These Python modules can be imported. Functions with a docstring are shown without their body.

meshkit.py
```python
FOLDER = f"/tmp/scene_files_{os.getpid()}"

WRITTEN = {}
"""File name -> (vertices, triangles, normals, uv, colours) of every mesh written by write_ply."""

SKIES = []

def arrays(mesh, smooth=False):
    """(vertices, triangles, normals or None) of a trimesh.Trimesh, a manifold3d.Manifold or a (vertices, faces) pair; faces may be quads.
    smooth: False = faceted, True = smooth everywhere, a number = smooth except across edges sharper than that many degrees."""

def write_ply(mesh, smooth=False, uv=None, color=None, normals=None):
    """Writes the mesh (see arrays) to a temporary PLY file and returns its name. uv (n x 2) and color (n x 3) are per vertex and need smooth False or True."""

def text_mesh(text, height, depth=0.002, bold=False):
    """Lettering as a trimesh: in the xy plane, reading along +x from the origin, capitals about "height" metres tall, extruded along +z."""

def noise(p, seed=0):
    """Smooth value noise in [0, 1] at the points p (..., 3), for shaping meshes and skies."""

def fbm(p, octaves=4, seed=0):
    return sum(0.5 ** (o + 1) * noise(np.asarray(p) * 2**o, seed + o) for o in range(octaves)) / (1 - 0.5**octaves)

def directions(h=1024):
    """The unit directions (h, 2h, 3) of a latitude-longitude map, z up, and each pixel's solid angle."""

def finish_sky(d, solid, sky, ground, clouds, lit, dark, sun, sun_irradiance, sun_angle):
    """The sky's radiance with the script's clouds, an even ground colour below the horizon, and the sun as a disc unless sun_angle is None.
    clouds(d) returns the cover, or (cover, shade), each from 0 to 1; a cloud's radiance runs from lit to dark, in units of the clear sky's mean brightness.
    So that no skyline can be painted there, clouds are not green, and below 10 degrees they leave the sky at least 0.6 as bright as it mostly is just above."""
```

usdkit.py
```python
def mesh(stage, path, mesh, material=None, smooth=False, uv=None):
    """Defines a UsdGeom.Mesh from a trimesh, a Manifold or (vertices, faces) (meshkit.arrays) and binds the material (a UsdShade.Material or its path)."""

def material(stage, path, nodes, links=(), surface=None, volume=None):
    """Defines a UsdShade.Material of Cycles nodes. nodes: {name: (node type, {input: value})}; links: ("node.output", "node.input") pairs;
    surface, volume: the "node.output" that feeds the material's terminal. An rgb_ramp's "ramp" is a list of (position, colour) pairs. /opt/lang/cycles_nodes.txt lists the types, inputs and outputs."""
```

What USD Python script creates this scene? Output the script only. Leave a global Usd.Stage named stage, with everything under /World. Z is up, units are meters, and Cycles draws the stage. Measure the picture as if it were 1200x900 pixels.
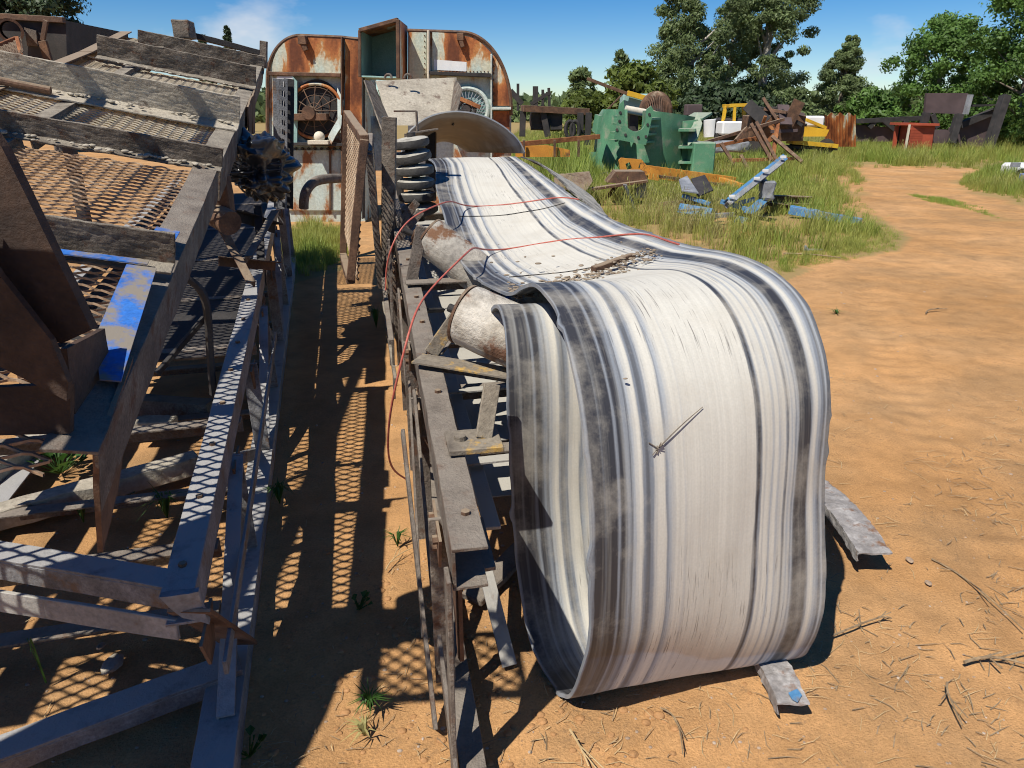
import math
import numpy as np, trimesh
from scipy.spatial import ConvexHull
from scipy.interpolate import CubicSpline
from shapely.geometry import Polygon, Point
import usdkit, meshkit
from pxr import Usd, UsdGeom, UsdLux, UsdShade, Sdf, Gf, Vt

stage = Usd.Stage.CreateInMemory()
UsdGeom.SetStageUpAxis(stage, UsdGeom.Tokens.z)
UsdGeom.SetStageMetersPerUnit(stage, 1.0)
world = UsdGeom.Xform.Define(stage, '/World')
stage.SetDefaultPrim(world.GetPrim())
UsdGeom.Scope.Define(stage, '/World/Looks')

# ------------------------------------------------------------------ camera
EYE, PITCH, FOC = 1.70, math.radians(21.0), 833.0
cam = UsdGeom.Camera.Define(stage, '/World/camera')
cam.AddTranslateOp().Set(Gf.Vec3d(0, 0, EYE))
cam.AddRotateXOp().Set(90 - 21.0)
cam.CreateFocalLengthAttr(24.0)
cam.CreateHorizontalApertureAttr(24.0 * 1200 / FOC)
cam.CreateVerticalApertureAttr(24.0 * 900 / FOC)
cam.CreateClippingRangeAttr(Gf.Vec2f(0.05, 3000))
cam.CreateExposureAttr(0.45)

# ------------------------------------------------------------------ light
SUN = np.array([-0.43, -0.50, 1.0]); SUN /= np.linalg.norm(SUN)
ELEV, ROT = math.asin(SUN[2]), math.atan2(SUN[0], SUN[1])
SKY_STRENGTH, SUN_POWER = 0.076, 1.22
usdkit.material(stage, '/World/Looks/sky_air', {
    'sky': ('sky_texture', {'sky_type': 'single_scattering', 'sun_disc': False, 'sun_elevation': ELEV, 'sun_rotation': ROT,
                            'altitude': 1500.0, 'air_density': 1.0, 'aerosol_density': 0.05, 'ozone_density': 3.0}),
    'hs': ('hsv', {'hue': 0.508, 'saturation': 1.5, 'value': 1.0}),
    'tc': ('texture_coordinate', {}),
    'map': ('mapping', {'scale': (1, 1, 2.2)}),
    'n': ('noise_texture', {'scale': 2.6, 'detail': 9.0, 'roughness': 0.55}),
    'r': ('rgb_ramp', {'ramp': [(0, (0, 0, 0)), (0.60, (0, 0, 0)), (0.78, (1, 1, 1)), (1, (1, 1, 1))]}),
    'mix': ('mix', {'color2': (8.0, 8.0, 8.2)}),
    'bg': ('background_shader', {'strength': SKY_STRENGTH})},
    [('tc.generated', 'map.vector'), ('map.vector', 'n.vector'), ('n.fac', 'r.fac'), ('r.color', 'mix.fac'), ('sky.color', 'hs.color'), ('hs.color', 'mix.color1'), ('mix.color', 'bg.color')],
    surface='bg.background')
dome = UsdLux.DomeLight.Define(stage, '/World/sky')
dome.CreateIntensityAttr(1.0)
UsdShade.MaterialBindingAPI.Apply(dome.GetPrim()).Bind(UsdShade.Material.Get(stage, '/World/Looks/sky_air'))
dome.GetPrim().SetCustomDataByKey('kind', 'structure')
sun = UsdLux.DistantLight.Define(stage, '/World/sun')
sun.CreateIntensityAttr(SUN_POWER); sun.CreateAngleAttr(0.53); sun.CreateNormalizeAttr(True)
sun.CreateColorAttr(Gf.Vec3f(1.0, 0.955, 0.88))
sun.AddRotateXYZOp().Set(Gf.Vec3f(math.degrees(math.acos(SUN[2])), 0, math.degrees(math.atan2(SUN[0], -SUN[1]))))

# ------------------------------------------------------------------ helpers
rng = np.random.default_rng(7)
CP, SP = math.cos(PITCH), math.sin(PITCH)
def at(px, py, y=None, z=None):
    """The point of the plane y=... or z=... that the photograph shows at that pixel: used to read off real positions."""
    x, u = px - 600.0, 450.0 - py
    d = np.array([x, FOC * CP + u * SP, -FOC * SP + u * CP])
    t = (y / d[1]) if y is not None else ((z - EYE) / d[2])
    return d * t + np.array([0, 0, EYE])
V = lambda *a: np.array(a, float)
def unit(a): return np.asarray(a, float) / np.linalg.norm(a)

_sg = np.array([(x, y, z) for x in (-1, 1) for y in (-1, 1) for z in (-1, 1)], float)
def _chpts(h, c):
    out = []
    for s in _sg:
        for k in range(3):
            p = s * (np.asarray(h) - c); p[k] = s[k] * h[k]; out.append(p)
    return np.array(out)
_t = _chpts((1, 1.1, 1.2), 0.1)
_hull = ConvexHull(_t)
CHF = _hull.simplices.copy()
for i, (s, eq) in enumerate(zip(CHF, _hull.equations)):
    if np.dot(np.cross(_t[s[1]] - _t[s[0]], _t[s[2]] - _t[s[0]]), eq[:3]) < 0: CHF[i] = s[::-1]

def frame(p0, p1, up=(0, 0, 1)):
    a = unit(np.asarray(p1, float) - p0); up = np.asarray(up, float)
    if abs(np.dot(a, unit(up))) > 0.98: up = V(0, 1, 0) if abs(a[1]) < 0.9 else V(1, 0, 0)
    s = unit(np.cross(a, up)); return a, s, np.cross(s, a)

class MB:
    """Collects shapes, in world coordinates, into one mesh."""
    def __init__(self): self.v, self.f, self.n = [], [], 0
    def add(self, v, f):
        v, f = np.asarray(v, float).reshape(-1, 3), np.asarray(f, int)
        if f.shape[1] == 4: f = np.vstack([f[:, [0, 1, 2]], f[:, [0, 2, 3]]])
        self.v.append(v); self.f.append(f + self.n); self.n += len(v); return self
    def block(self, c, h, X=V(1, 0, 0), Y=V(0, 1, 0), Z=V(0, 0, 1), ch=None):
        ch = min(0.004 if ch is None else ch, 0.3 * min(h))
        return self.add(np.asarray(c) + _chpts(h, ch) @ np.array([X, Y, Z]), CHF)
    def bar(self, p0, p1, w, h, up=(0, 0, 1), off=(0, 0), ch=None):
        p0, p1 = np.asarray(p0, float), np.asarray(p1, float)
        a, s, u = frame(p0, p1, up)
        return self.block((p0 + p1) / 2 + s * off[0] + u * off[1], (np.linalg.norm(p1 - p0) / 2, w / 2, h / 2), a, s, u, ch)
    def angle(self, p0, p1, w, h, t=0.008, up=(0, 0, 1), side=1, down=1):
        """L iron: corner on the line, one leg w to the side, the other h down (or up)."""
        self.bar(p0, p1, w, t, up, (side * w / 2, -down * t / 2), 0.0015)
        return self.bar(p0, p1, t, h - t, up, (side * t / 2, -down * (t + (h - t) / 2)), 0.0015)
    def channel(self, p0, p1, h, fl, t=0.008, up=(0, 0, 1), side=1):
        """C section: web on the line from 0 to -h, flanges fl to the side."""
        self.bar(p0, p1, fl, t, up, (side * fl / 2, -t / 2), 0.0015)
        self.bar(p0, p1, fl, t, up, (side * fl / 2, -h + t / 2), 0.0015)
        return self.bar(p0, p1, t, h - 2 * t, up, (side * t / 2, -h / 2), 0.0015)
    def ibeam(self, p0, p1, h, w, t=0.012, up=(0, 0, 1)):
        self.bar(p0, p1, w, t, up, (0, h / 2 - t / 2)); self.bar(p0, p1, w, t, up, (0, -h / 2 + t / 2))
        return self.bar(p0, p1, t, h - 2 * t, up)
    def tube(self, pts, r, n=8, caps=True):
        p = np.asarray(pts, float); r = np.broadcast_to(r, (len(p),))
        t = np.gradient(p, axis=0); t /= np.linalg.norm(t, axis=1, keepdims=True) + 1e-12
        a = np.cross(t[0], V(0, 0, 1) if abs(t[0][2]) < 0.9 else V(1, 0, 0)); A = []
        for k in range(len(p)):
            a = unit(a - t[k] * np.dot(a, t[k])); A.append(a)
        A = np.array(A); B = np.cross(t, A); g = np.arange(n) * 2 * np.pi / n
        v = p[:, None] + r[:, None, None] * (np.cos(g)[None, :, None] * A[:, None] + np.sin(g)[None, :, None] * B[:, None])
        i, j = np.meshgrid(np.arange(len(p) - 1), np.arange(n), indexing='ij')
        q = np.stack([i * n + j, i * n + (j + 1) % n, (i + 1) * n + (j + 1) % n, (i + 1) * n + j], -1).reshape(-1, 4)
        self.add(v.reshape(-1, 3), q)
        if caps:
            for e, s in ((0, -1), (len(p) - 1, 1)):
                ring = v[e]; c = p[e]
                f = [[k, (k + 1) % n, n] if s > 0 else [(k + 1) % n, k, n] for k in range(n)]
                self.add(np.vstack([ring, c]), f)
        return self
    def cyl(self, p0, p1, r, n=24, r1=None):
        return self.tube([p0, p1], [r, r if r1 is None else r1], n)
    def pipe(self, p0, p1, r, t, n=28):
        p0, p1 = np.asarray(p0, float), np.asarray(p1, float); a, s, u = frame(p0, p1)
        g = np.arange(n) * 2 * np.pi / n; d = np.cos(g)[:, None] * s + np.sin(g)[:, None] * u
        rings = [p0 + d * (r - t), p0 + d * r, p1 + d * r, p1 + d * (r - t)]
        q = []
        for k in range(4):
            for j in range(n): q.append([k * n + j, k * n + (j + 1) % n, ((k + 1) % 4) * n + (j + 1) % n, ((k + 1) % 4) * n + j])
        return self.add(np.vstack(rings), np.array(q)[:, ::-1])
    def plate(self, pts, t, n=None, holes=()):
        """A flat polygon of 3-D points given thickness t (behind it, along n)."""
        p = np.asarray(pts, float); c = p.mean(0)
        nn = np.zeros(3)
        for i in range(len(p)): nn += np.cross(p[i] - c, p[(i + 1) % len(p)] - c)
        nn = unit(nn); x = unit(p[1] - p[0] - nn * np.dot(p[1] - p[0], nn)); y = np.cross(nn, x)
        to2 = lambda q: [((a - c) @ x, (a - c) @ y) for a in np.asarray(q, float)]
        poly = Polygon(to2(p), [to2(h) for h in holes]).buffer(0)
        for g in getattr(poly, 'geoms', [poly]):
            m = trimesh.creation.extrude_polygon(g, 1.0, engine='earcut')
            d = nn * t if n is None else np.asarray(n, float) * t
            v = c + m.vertices[:, :1] * x + m.vertices[:, 1:2] * y + m.vertices[:, 2:3] * d
            f = m.faces if np.dot(d, nn) > 0 else m.faces[:, ::-1]
            self.add(v, f)
        return self
    def sphere(self, c, r, sub=2):
        m = trimesh.creation.icosphere(subdivisions=sub); return self.add(np.asarray(c) + m.vertices * r, m.faces)
    def rough(self, amp, scale, size=None, seed=0):
        v, f = np.vstack(self.v), np.vstack(self.f)
        if size: v, f = trimesh.remesh.subdivide_to_size(v, f, size, max_iter=14)
        d = np.stack([meshkit.fbm(v * scale, 3, seed + k * 9) - 0.5 for k in range(3)], -1)
        self.v, self.f, self.n = [v + d * 2 * amp], [f], len(v); return self
    def get(self): return np.vstack(self.v), np.vstack(self.f)

_names = {}
def numbered(parent, name):
    k = _names.get((parent, name), 0); _names[(parent, name)] = k + 1
    return f'{parent}/{name}' if k == 0 else f'{parent}/{name}_{k:03d}'
def keys(prim, label=None, cat=None, group=None, kind=None):
    for k, x in (('label', label), ('category', cat), ('group', group), ('kind', kind)):
        if x: prim.SetCustomDataByKey(k, x)
BASE = {}
class Thing:
    def __init__(self, name, label, cat, base=(0, 0, 0), group=None):
        self.path, self.base = numbered('/World', name), np.asarray(base, float)
        x = UsdGeom.Xform.Define(stage, self.path); x.AddTranslateOp().Set(Gf.Vec3d(*map(float, base)))
        keys(x.GetPrim(), label, cat, group); BASE[self.path] = self.base
    def part(self, name, mb, m, label=None, parent=None, smooth=30, uv=None, kind=None):
        path = numbered(parent or self.path, name)
        v, f = mb.get() if isinstance(mb, MB) else mb
        usdkit.mesh(stage, path, (np.asarray(v) - self.base, f), M[m], smooth=smooth, uv=uv)
        keys(stage.GetPrimAtPath(path), label, kind=kind); return path
def single(name, mb, m, label, cat=None, group=None, kind=None, smooth=30, uv=None):
    path = numbered('/World', name)
    v, f = mb.get() if isinstance(mb, MB) else mb
    v = np.asarray(v); b = np.array([v[:, 0].mean(), v[:, 1].mean(), v[:, 2].min()]) if kind is None else np.zeros(3)
    p = usdkit.mesh(stage, path, (v - b, f), M[m], smooth=smooth, uv=uv)
    UsdGeom.Xformable(p).AddTranslateOp().Set(Gf.Vec3d(*map(float, b)))
    keys(p.GetPrim(), label, cat, group, kind); return path
def dup(src, name, label, cat, loc, rz=0.0, scale=1.0, group=None):
    path = numbered('/World', name)
    x = UsdGeom.Xform.Define(stage, path); x.GetPrim().GetReferences().AddInternalReference(src)
    x.ClearXformOpOrder()
    x.AddTranslateOp(opSuffix='place').Set(Gf.Vec3d(*map(float, loc))); x.AddRotateZOp(opSuffix='place').Set(rz)
    x.AddScaleOp(opSuffix='place').Set(Gf.Vec3f(scale, scale, scale)); x.GetPrim().SetInstanceable(True)
    keys(x.GetPrim(), label, cat, group); return path

# ------------------------------------------------------------------ materials
M = {}
def metal(name, stops, scale=3.0, stretch=(1, 1, 1), rough=0.75, bump=0.35, dust=None, dust_at=(0.45, 0.75), speck=None, fine=60.0, metallic=0.0, detail=8.0, spec=0.3, grain=(.70, 1.2)):
    """Weathered surface: noise-ramped colour, fine grain, specks of a second colour, and dust lying on what faces up."""
    n = {'tc': ('texture_coordinate', {}), 'mp': ('mapping', {'scale': stretch}),
         'n1': ('noise_texture', {'scale': scale, 'detail': detail, 'roughness': 0.62, 'distortion': 0.3}),
         'r1': ('rgb_ramp', {'ramp': stops}),
         'n2': ('noise_texture', {'scale': fine, 'detail': 6.0, 'roughness': 0.7}),
         'r2': ('rgb_ramp', {'ramp': [(0.3, (grain[0],) * 3), (0.7, (grain[1],) * 3)]}),
         'mul': ('mix', {'mix_type': 'multiply', 'fac': 1.0}),
         'bp': ('bump', {'strength': bump, 'distance': 0.012}),
         'p': ('principled_bsdf', {'roughness': rough, 'metallic': metallic, 'specular_ior_level': spec})}
    l = [('tc.object', 'mp.vector'), ('mp.vector', 'n1.vector'), ('tc.object', 'n2.vector'), ('n1.fac', 'r1.fac'), ('n2.fac', 'r2.fac'),
         ('r1.color', 'mul.color1'), ('r2.color', 'mul.color2'), ('n2.fac', 'bp.height'), ('bp.normal', 'p.normal')]
    last = 'mul.color'
    if speck:
        col, lo, hi, sc = speck
        n['n3'] = ('noise_texture', {'scale': sc, 'detail': 7.0, 'roughness': 0.68}); n['r3'] = ('rgb_ramp', {'ramp': [(0, (0, 0, 0)), (lo, (0, 0, 0)), (hi, (1, 1, 1)), (1, (1, 1, 1))]})
        n['m3'] = ('mix', {'color2': col}); l += [('tc.object', 'n3.vector'), ('n3.fac', 'r3.fac'), ('r3.color', 'm3.fac'), (last, 'm3.color1')]; last = 'm3.color'
    if dust:
        n['g'] = ('geometry', {}); n['sx'] = ('separate_xyz', {}); n['n4'] = ('noise_texture', {'scale': 9.0, 'detail': 6.0, 'roughness': 0.65})
        n['ma'] = ('math', {'math_type': 'multiply'}); n['mr'] = ('map_range', {'from_min': dust_at[0] * 0.5, 'from_max': dust_at[1] * 0.6, 'clamp': True})
        n['m4'] = ('mix', {'color2': dust})
        l += [('g.true_normal', 'sx.vector'), ('tc.object', 'n4.vector'), ('sx.z', 'ma.value1'), ('n4.fac', 'ma.value2'), ('ma.value', 'mr.value'), ('mr.result', 'm4.fac'), (last, 'm4.color1')]; last = 'm4.color'
    l.append((last, 'p.base_color'))
    M[name] = usdkit.material(stage, '/World/Looks/' + name, n, l, surface='p.BSDF')
G = lambda x: (x, x, x)
DUST = (0.33, 0.28, 0.21)
metal('dusty_steel', [(0.3, (0.075, 0.06, 0.048)), (0.5, (0.135, 0.11, 0.088)), (0.68, (0.20, 0.17, 0.135))], 6.0, dust=(0.235, 0.20, 0.16), dust_at=(.5, 1.1), speck=((0.10, 0.048, 0.026), 0.53, 0.66, 11.0), bump=.7, fine=95.0, grain=(.5, 1.45))
metal('crusted_steel', [(0.3, (0.07, 0.056, 0.043)), (0.5, (0.135, 0.11, 0.085)), (0.7, (0.25, 0.21, 0.165))], 9.0, bump=1.0, dust=(0.28, 0.245, 0.19), dust_at=(.5, 1.0), speck=((0.10, 0.05, 0.03), 0.55, 0.66, 16.0), fine=45.0)
metal('caked_plate', [(0.3, (0.27, 0.235, 0.18)), (0.55, (0.38, 0.335, 0.26)), (0.75, (0.45, 0.40, 0.32))], 4.0, bump=0.7, speck=((0.16, 0.12, 0.09), 0.58, 0.66, 9.0), fine=40.0)
metal('rust_brown', [(0.3, (0.055, 0.032, 0.022)), (0.5, (0.11, 0.06, 0.035)), (0.7, (0.19, 0.10, 0.055))], 6.0, dust=(0.24, 0.18, 0.12), bump=0.5)
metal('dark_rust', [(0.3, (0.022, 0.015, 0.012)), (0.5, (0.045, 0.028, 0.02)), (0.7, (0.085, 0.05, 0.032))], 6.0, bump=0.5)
metal('rust_orange', [(0.3, (0.12, 0.045, 0.02)), (0.5, (0.27, 0.10, 0.035)), (0.7, (0.42, 0.19, 0.07))], 4.0, bump=0.5)
metal('rust_mesh', [(0.3, (0.22, 0.14, 0.085)), (0.55, (0.38, 0.27, 0.175)), (0.75, (0.50, 0.40, 0.28))], 6.0, bump=0.3)
metal('dust_mesh', [(0.3, (0.30, 0.26, 0.19)), (0.55, (0.44, 0.39, 0.30)), (0.75, (0.52, 0.47, 0.38))], 6.0, bump=0.3)
metal('grey_rail', [(0.3, (0.07, 0.07, 0.072)), (0.5, (0.15, 0.15, 0.152)), (0.7, (0.25, 0.25, 0.255))], 5.0, speck=((0.13, 0.075, 0.04), 0.55, 0.66, 9.0), grain=(.55, 1.4), fine=90.0, dust=(0.30, 0.29, 0.275), bump=0.4, rough=0.55)
metal('blue_paint', [(0.3, (0.02, 0.09, 0.32)), (0.6, (0.035, 0.15, 0.48)), (0.8, (0.06, 0.2, 0.5))], 5.0, rough=0.5, speck=((0.22, 0.19, 0.15), 0.46, 0.58, 8.0), bump=0.15)
metal('sky_blue_paint', [(0.3, (0.05, 0.14, 0.27)), (0.6, (0.09, 0.24, 0.42)), (0.8, (0.2, 0.35, 0.5))], 3.0, rough=0.45, speck=((0.15, 0.14, 0.135), 0.52, 0.62, 6.0), bump=0.15)
metal('strip_steel', [(0.3, (0.17, 0.155, 0.145)), (0.55, (0.29, 0.27, 0.255)), (0.75, (0.42, 0.40, 0.38))], 14.0, bump=0.5, speck=((0.17, 0.09, 0.05), 0.56, 0.66, 10.0))
metal('galvanised', [(0.3, (0.14, 0.145, 0.15)), (0.6, (0.28, 0.29, 0.30)), (0.8, (0.38, 0.39, 0.40))], 3.0, rough=0.5, speck=((0.13, 0.10, 0.08), 0.58, 0.68, 6.0), bump=0.2)
metal('casing_rust', [(0.0, (0.06, 0.022, 0.012)), (0.40, (0.13, 0.04, 0.015)), (0.49, (0.36, 0.12, 0.035)), (0.525, (0.42, 0.19, 0.06)), (0.55, (0.50, 0.46, 0.33)), (0.61, (0.44, 0.50, 0.42)), (1, (0.5, 0.55, 0.47))], 1.15, (1.4, 1.0, 0.5), bump=0.3, fine=25.0, detail=10.0, rough=0.65)
metal('casing_pale', [(0.0, (0.20, 0.075, 0.03)), (0.41, (0.28, 0.11, 0.04)), (0.455, (0.40, 0.36, 0.27)), (0.48, (0.42, 0.45, 0.39)), (0.58, (0.46, 0.53, 0.48)), (1, (0.55, 0.60, 0.55))], 2.0, (1.2, 1.0, 0.7), bump=0.3, fine=25.0, detail=10.0, rough=0.6)
metal('casing_teal', [(0.3, (0.20, 0.33, 0.30)), (0.6, (0.29, 0.44, 0.40)), (0.75, (0.35, 0.42, 0.37))], 2.0, bump=0.2, rough=0.6)
metal('dark_steel', [(0.3, (0.02, 0.019, 0.018)), (0.6, (0.045, 0.04, 0.037)), (0.8, (0.08, 0.06, 0.05))], 4.0, bump=0.3)
metal('purple_steel', [(0.3, (0.06, 0.043, 0.042)), (0.6, (0.10, 0.07, 0.068)), (0.8, (0.13, 0.09, 0.085))], 1.2, bump=0.2)
metal('green_paint', [(0.3, (0.065, 0.17, 0.095)), (0.55, (0.10, 0.25, 0.14)), (0.75, (0.16, 0.31, 0.18))], 1.3, rough=0.55, speck=((0.24, 0.27, 0.19), 0.52, 0.66, 2.6), bump=0.25, dust=(.27, .30, .22))
metal('orange_paint', [(0.3, (0.38, 0.15, 0.025)), (0.55, (0.55, 0.24, 0.035)), (0.75, (0.58, 0.30, 0.07))], 2.0, rough=0.55, speck=((0.14, 0.06, 0.03), 0.56, 0.66, 3.5), bump=0.15)
metal('yellow_paint', [(0.3, (0.5, 0.27, 0.02)), (0.6, (0.66, 0.40, 0.03)), (0.8, (0.66, 0.46, 0.1))], 1.5, rough=0.5, speck=((0.16, 0.07, 0.03), 0.60, 0.68, 2.5), bump=0.1)
metal('red_paint', [(0.3, (0.25, 0.05, 0.025)), (0.6, (0.38, 0.075, 0.035)), (0.8, (0.42, 0.12, 0.06))], 1.5, bump=0.1)
metal('white_paint', [(0.3, (0.58, 0.58, 0.56)), (0.7, (0.72, 0.72, 0.70))], 2.0, bump=0.03, grain=(.95, 1.04))
metal('cream_paint', [(0.3, (0.50, 0.44, 0.33)), (0.7, (0.66, 0.60, 0.47))], 2.0, bump=0.1)
metal('rubber_disc', [(0.3, (0.035, 0.033, 0.031)), (0.6, (0.07, 0.066, 0.06)), (0.8, (0.14, 0.13, 0.115))], 6.0, dust=(0.36, 0.34, 0.29), bump=0.4)
metal('roller_shell', [(0.0, (0.10, 0.05, 0.03)), (0.40, (0.17, 0.09, 0.055)), (0.47, (0.36, 0.32, 0.26)), (0.6, (0.50, 0.46, 0.39)), (1, (0.58, 0.54, 0.47))], 5.0, bump=0.8, fine=40.0)
metal('roller_grey', [(0.3, (0.20, 0.18, 0.155)), (0.5, (0.33, 0.30, 0.25)), (0.7, (0.42, 0.38, 0.32))], 5.0, bump=0.6, fine=40.0, speck=((0.16, 0.08, 0.04), 0.53, 0.6, 6.0))
metal('pan_plate', [(0.3, (0.18, 0.172, 0.158)), (0.6, (0.30, 0.285, 0.26)), (0.8, (0.36, 0.345, 0.31))], 5.0, bump=0.3, dust=(0.34, 0.32, 0.275), speck=((0.14, 0.08, 0.05), .6, .7, 8.0))
metal('lichen_steel', [(0.3, (0.11, 0.09, 0.07)), (0.5, (0.19, 0.16, 0.122)), (0.7, (0.27, 0.23, 0.17))], 5.0, bump=0.5, speck=((0.42, 0.26, 0.07), 0.54, 0.62, 8.0))
metal('black_plastic', [(0.3, (0.012, 0.012, 0.013)), (0.7, (0.03, 0.03, 0.032))], 8.0, rough=0.22, bump=0.3, fine=9.0, spec=0.6)
metal('red_cable', [(0.3, (0.33, 0.07, 0.05)), (0.7, (0.46, 0.13, 0.09))], 20.0, rough=0.5, bump=0.05)
metal('bark', [(0.3, (0.11, 0.085, 0.065)), (0.7, (0.26, 0.22, 0.17))], 6.0, (1, 1, 0.2), bump=0.6)
metal('pale_bark', [(0.3, (0.25, 0.22, 0.18)), (0.7, (0.48, 0.44, 0.38))], 3.0, (1, 1, 0.2), bump=0.3)
metal('dry_stick', [(0.3, (0.16, 0.11, 0.065)), (0.7, (0.32, 0.23, 0.13))], 30.0, bump=0.1)
metal('straw', [(0.3, (0.36, 0.25, 0.12)), (0.7, (0.52, 0.39, 0.21))], 8.0, bump=0.0)
metal('pebble', [(0.3, (0.20, 0.15, 0.11)), (0.5, (0.34, 0.24, 0.16)), (0.7, (0.42, 0.36, 0.3))], 2.5, bump=0.3)
metal('clod', [(0.3, (0.30, 0.155, 0.06)), (0.7, (0.44, 0.235, 0.10))], 9.0, bump=0.5)
metal('belt_dirt', [(0.3, (0.17, 0.125, 0.085)), (0.7, (0.34, 0.27, 0.19))], 12.0, bump=0.6)
metal('roof_sheet', [(0.3, (0.55, 0.52, 0.46)), (0.7, (0.70, 0.67, 0.6))], 0.5, bump=0.0)

def leaf(name, c1, c2, c3, trans=0.35, rough=0.55):
    M[name] = usdkit.material(stage, '/World/Looks/' + name, {
        'g': ('geometry', {}), 'r': ('rgb_ramp', {'ramp': [(0, c1), (0.5, c2), (1, c3)]}), 'tc': ('texture_coordinate', {}),
        'n': ('noise_texture', {'scale': 0.55, 'detail': 3.0}), 'r2': ('rgb_ramp', {'ramp': [(0.35, G(0.65)), (0.65, G(1.25))]}), 'mu': ('mix', {'mix_type': 'multiply', 'fac': 1.0}),
        'p': ('principled_bsdf', {'roughness': rough, 'specular_ior_level': 0.35}), 't': ('translucent_bsdf', {}), 'm': ('mix_closure', {'fac': trans})},
        [('g.random_per_island', 'r.fac'), ('tc.object', 'n.vector'), ('n.fac', 'r2.fac'), ('r.color', 'mu.color1'), ('r2.color', 'mu.color2'), ('mu.color', 'p.base_color'), ('mu.color', 't.color'), ('p.BSDF', 'm.closure1'), ('t.BSDF', 'm.closure2')], surface='m.closure')
leaf('gum_leaf', (0.16, 0.21, 0.08), (0.30, 0.34, 0.15), (0.48, 0.49, 0.26), 0.42)
leaf('green_leaf', (0.11, 0.20, 0.04), (0.22, 0.36, 0.08), (0.40, 0.52, 0.15), 0.42)
leaf('yellow_leaf', (0.13, 0.17, 0.03), (0.24, 0.28, 0.055), (0.38, 0.38, 0.10), 0.4)
leaf('dark_leaf', (0.045, 0.07, 0.028), (0.08, 0.115, 0.042), (0.14, 0.17, 0.07), 0.25)
leaf('weed_leaf', (0.05, 0.12, 0.02), (0.09, 0.19, 0.03), (0.16, 0.26, 0.06), 0.35)
leaf('grass_blade', (0.38, 0.40, 0.09), (0.56, 0.54, 0.18), (0.70, 0.64, 0.31), 0.45)
leaf('lush_blade', (0.31, 0.39, 0.07), (0.47, 0.53, 0.12), (0.62, 0.61, 0.23), 0.45)
leaf('dry_blade', (0.42, 0.38, 0.15), (0.58, 0.51, 0.25), (0.72, 0.62, 0.38), 0.4)

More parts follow.
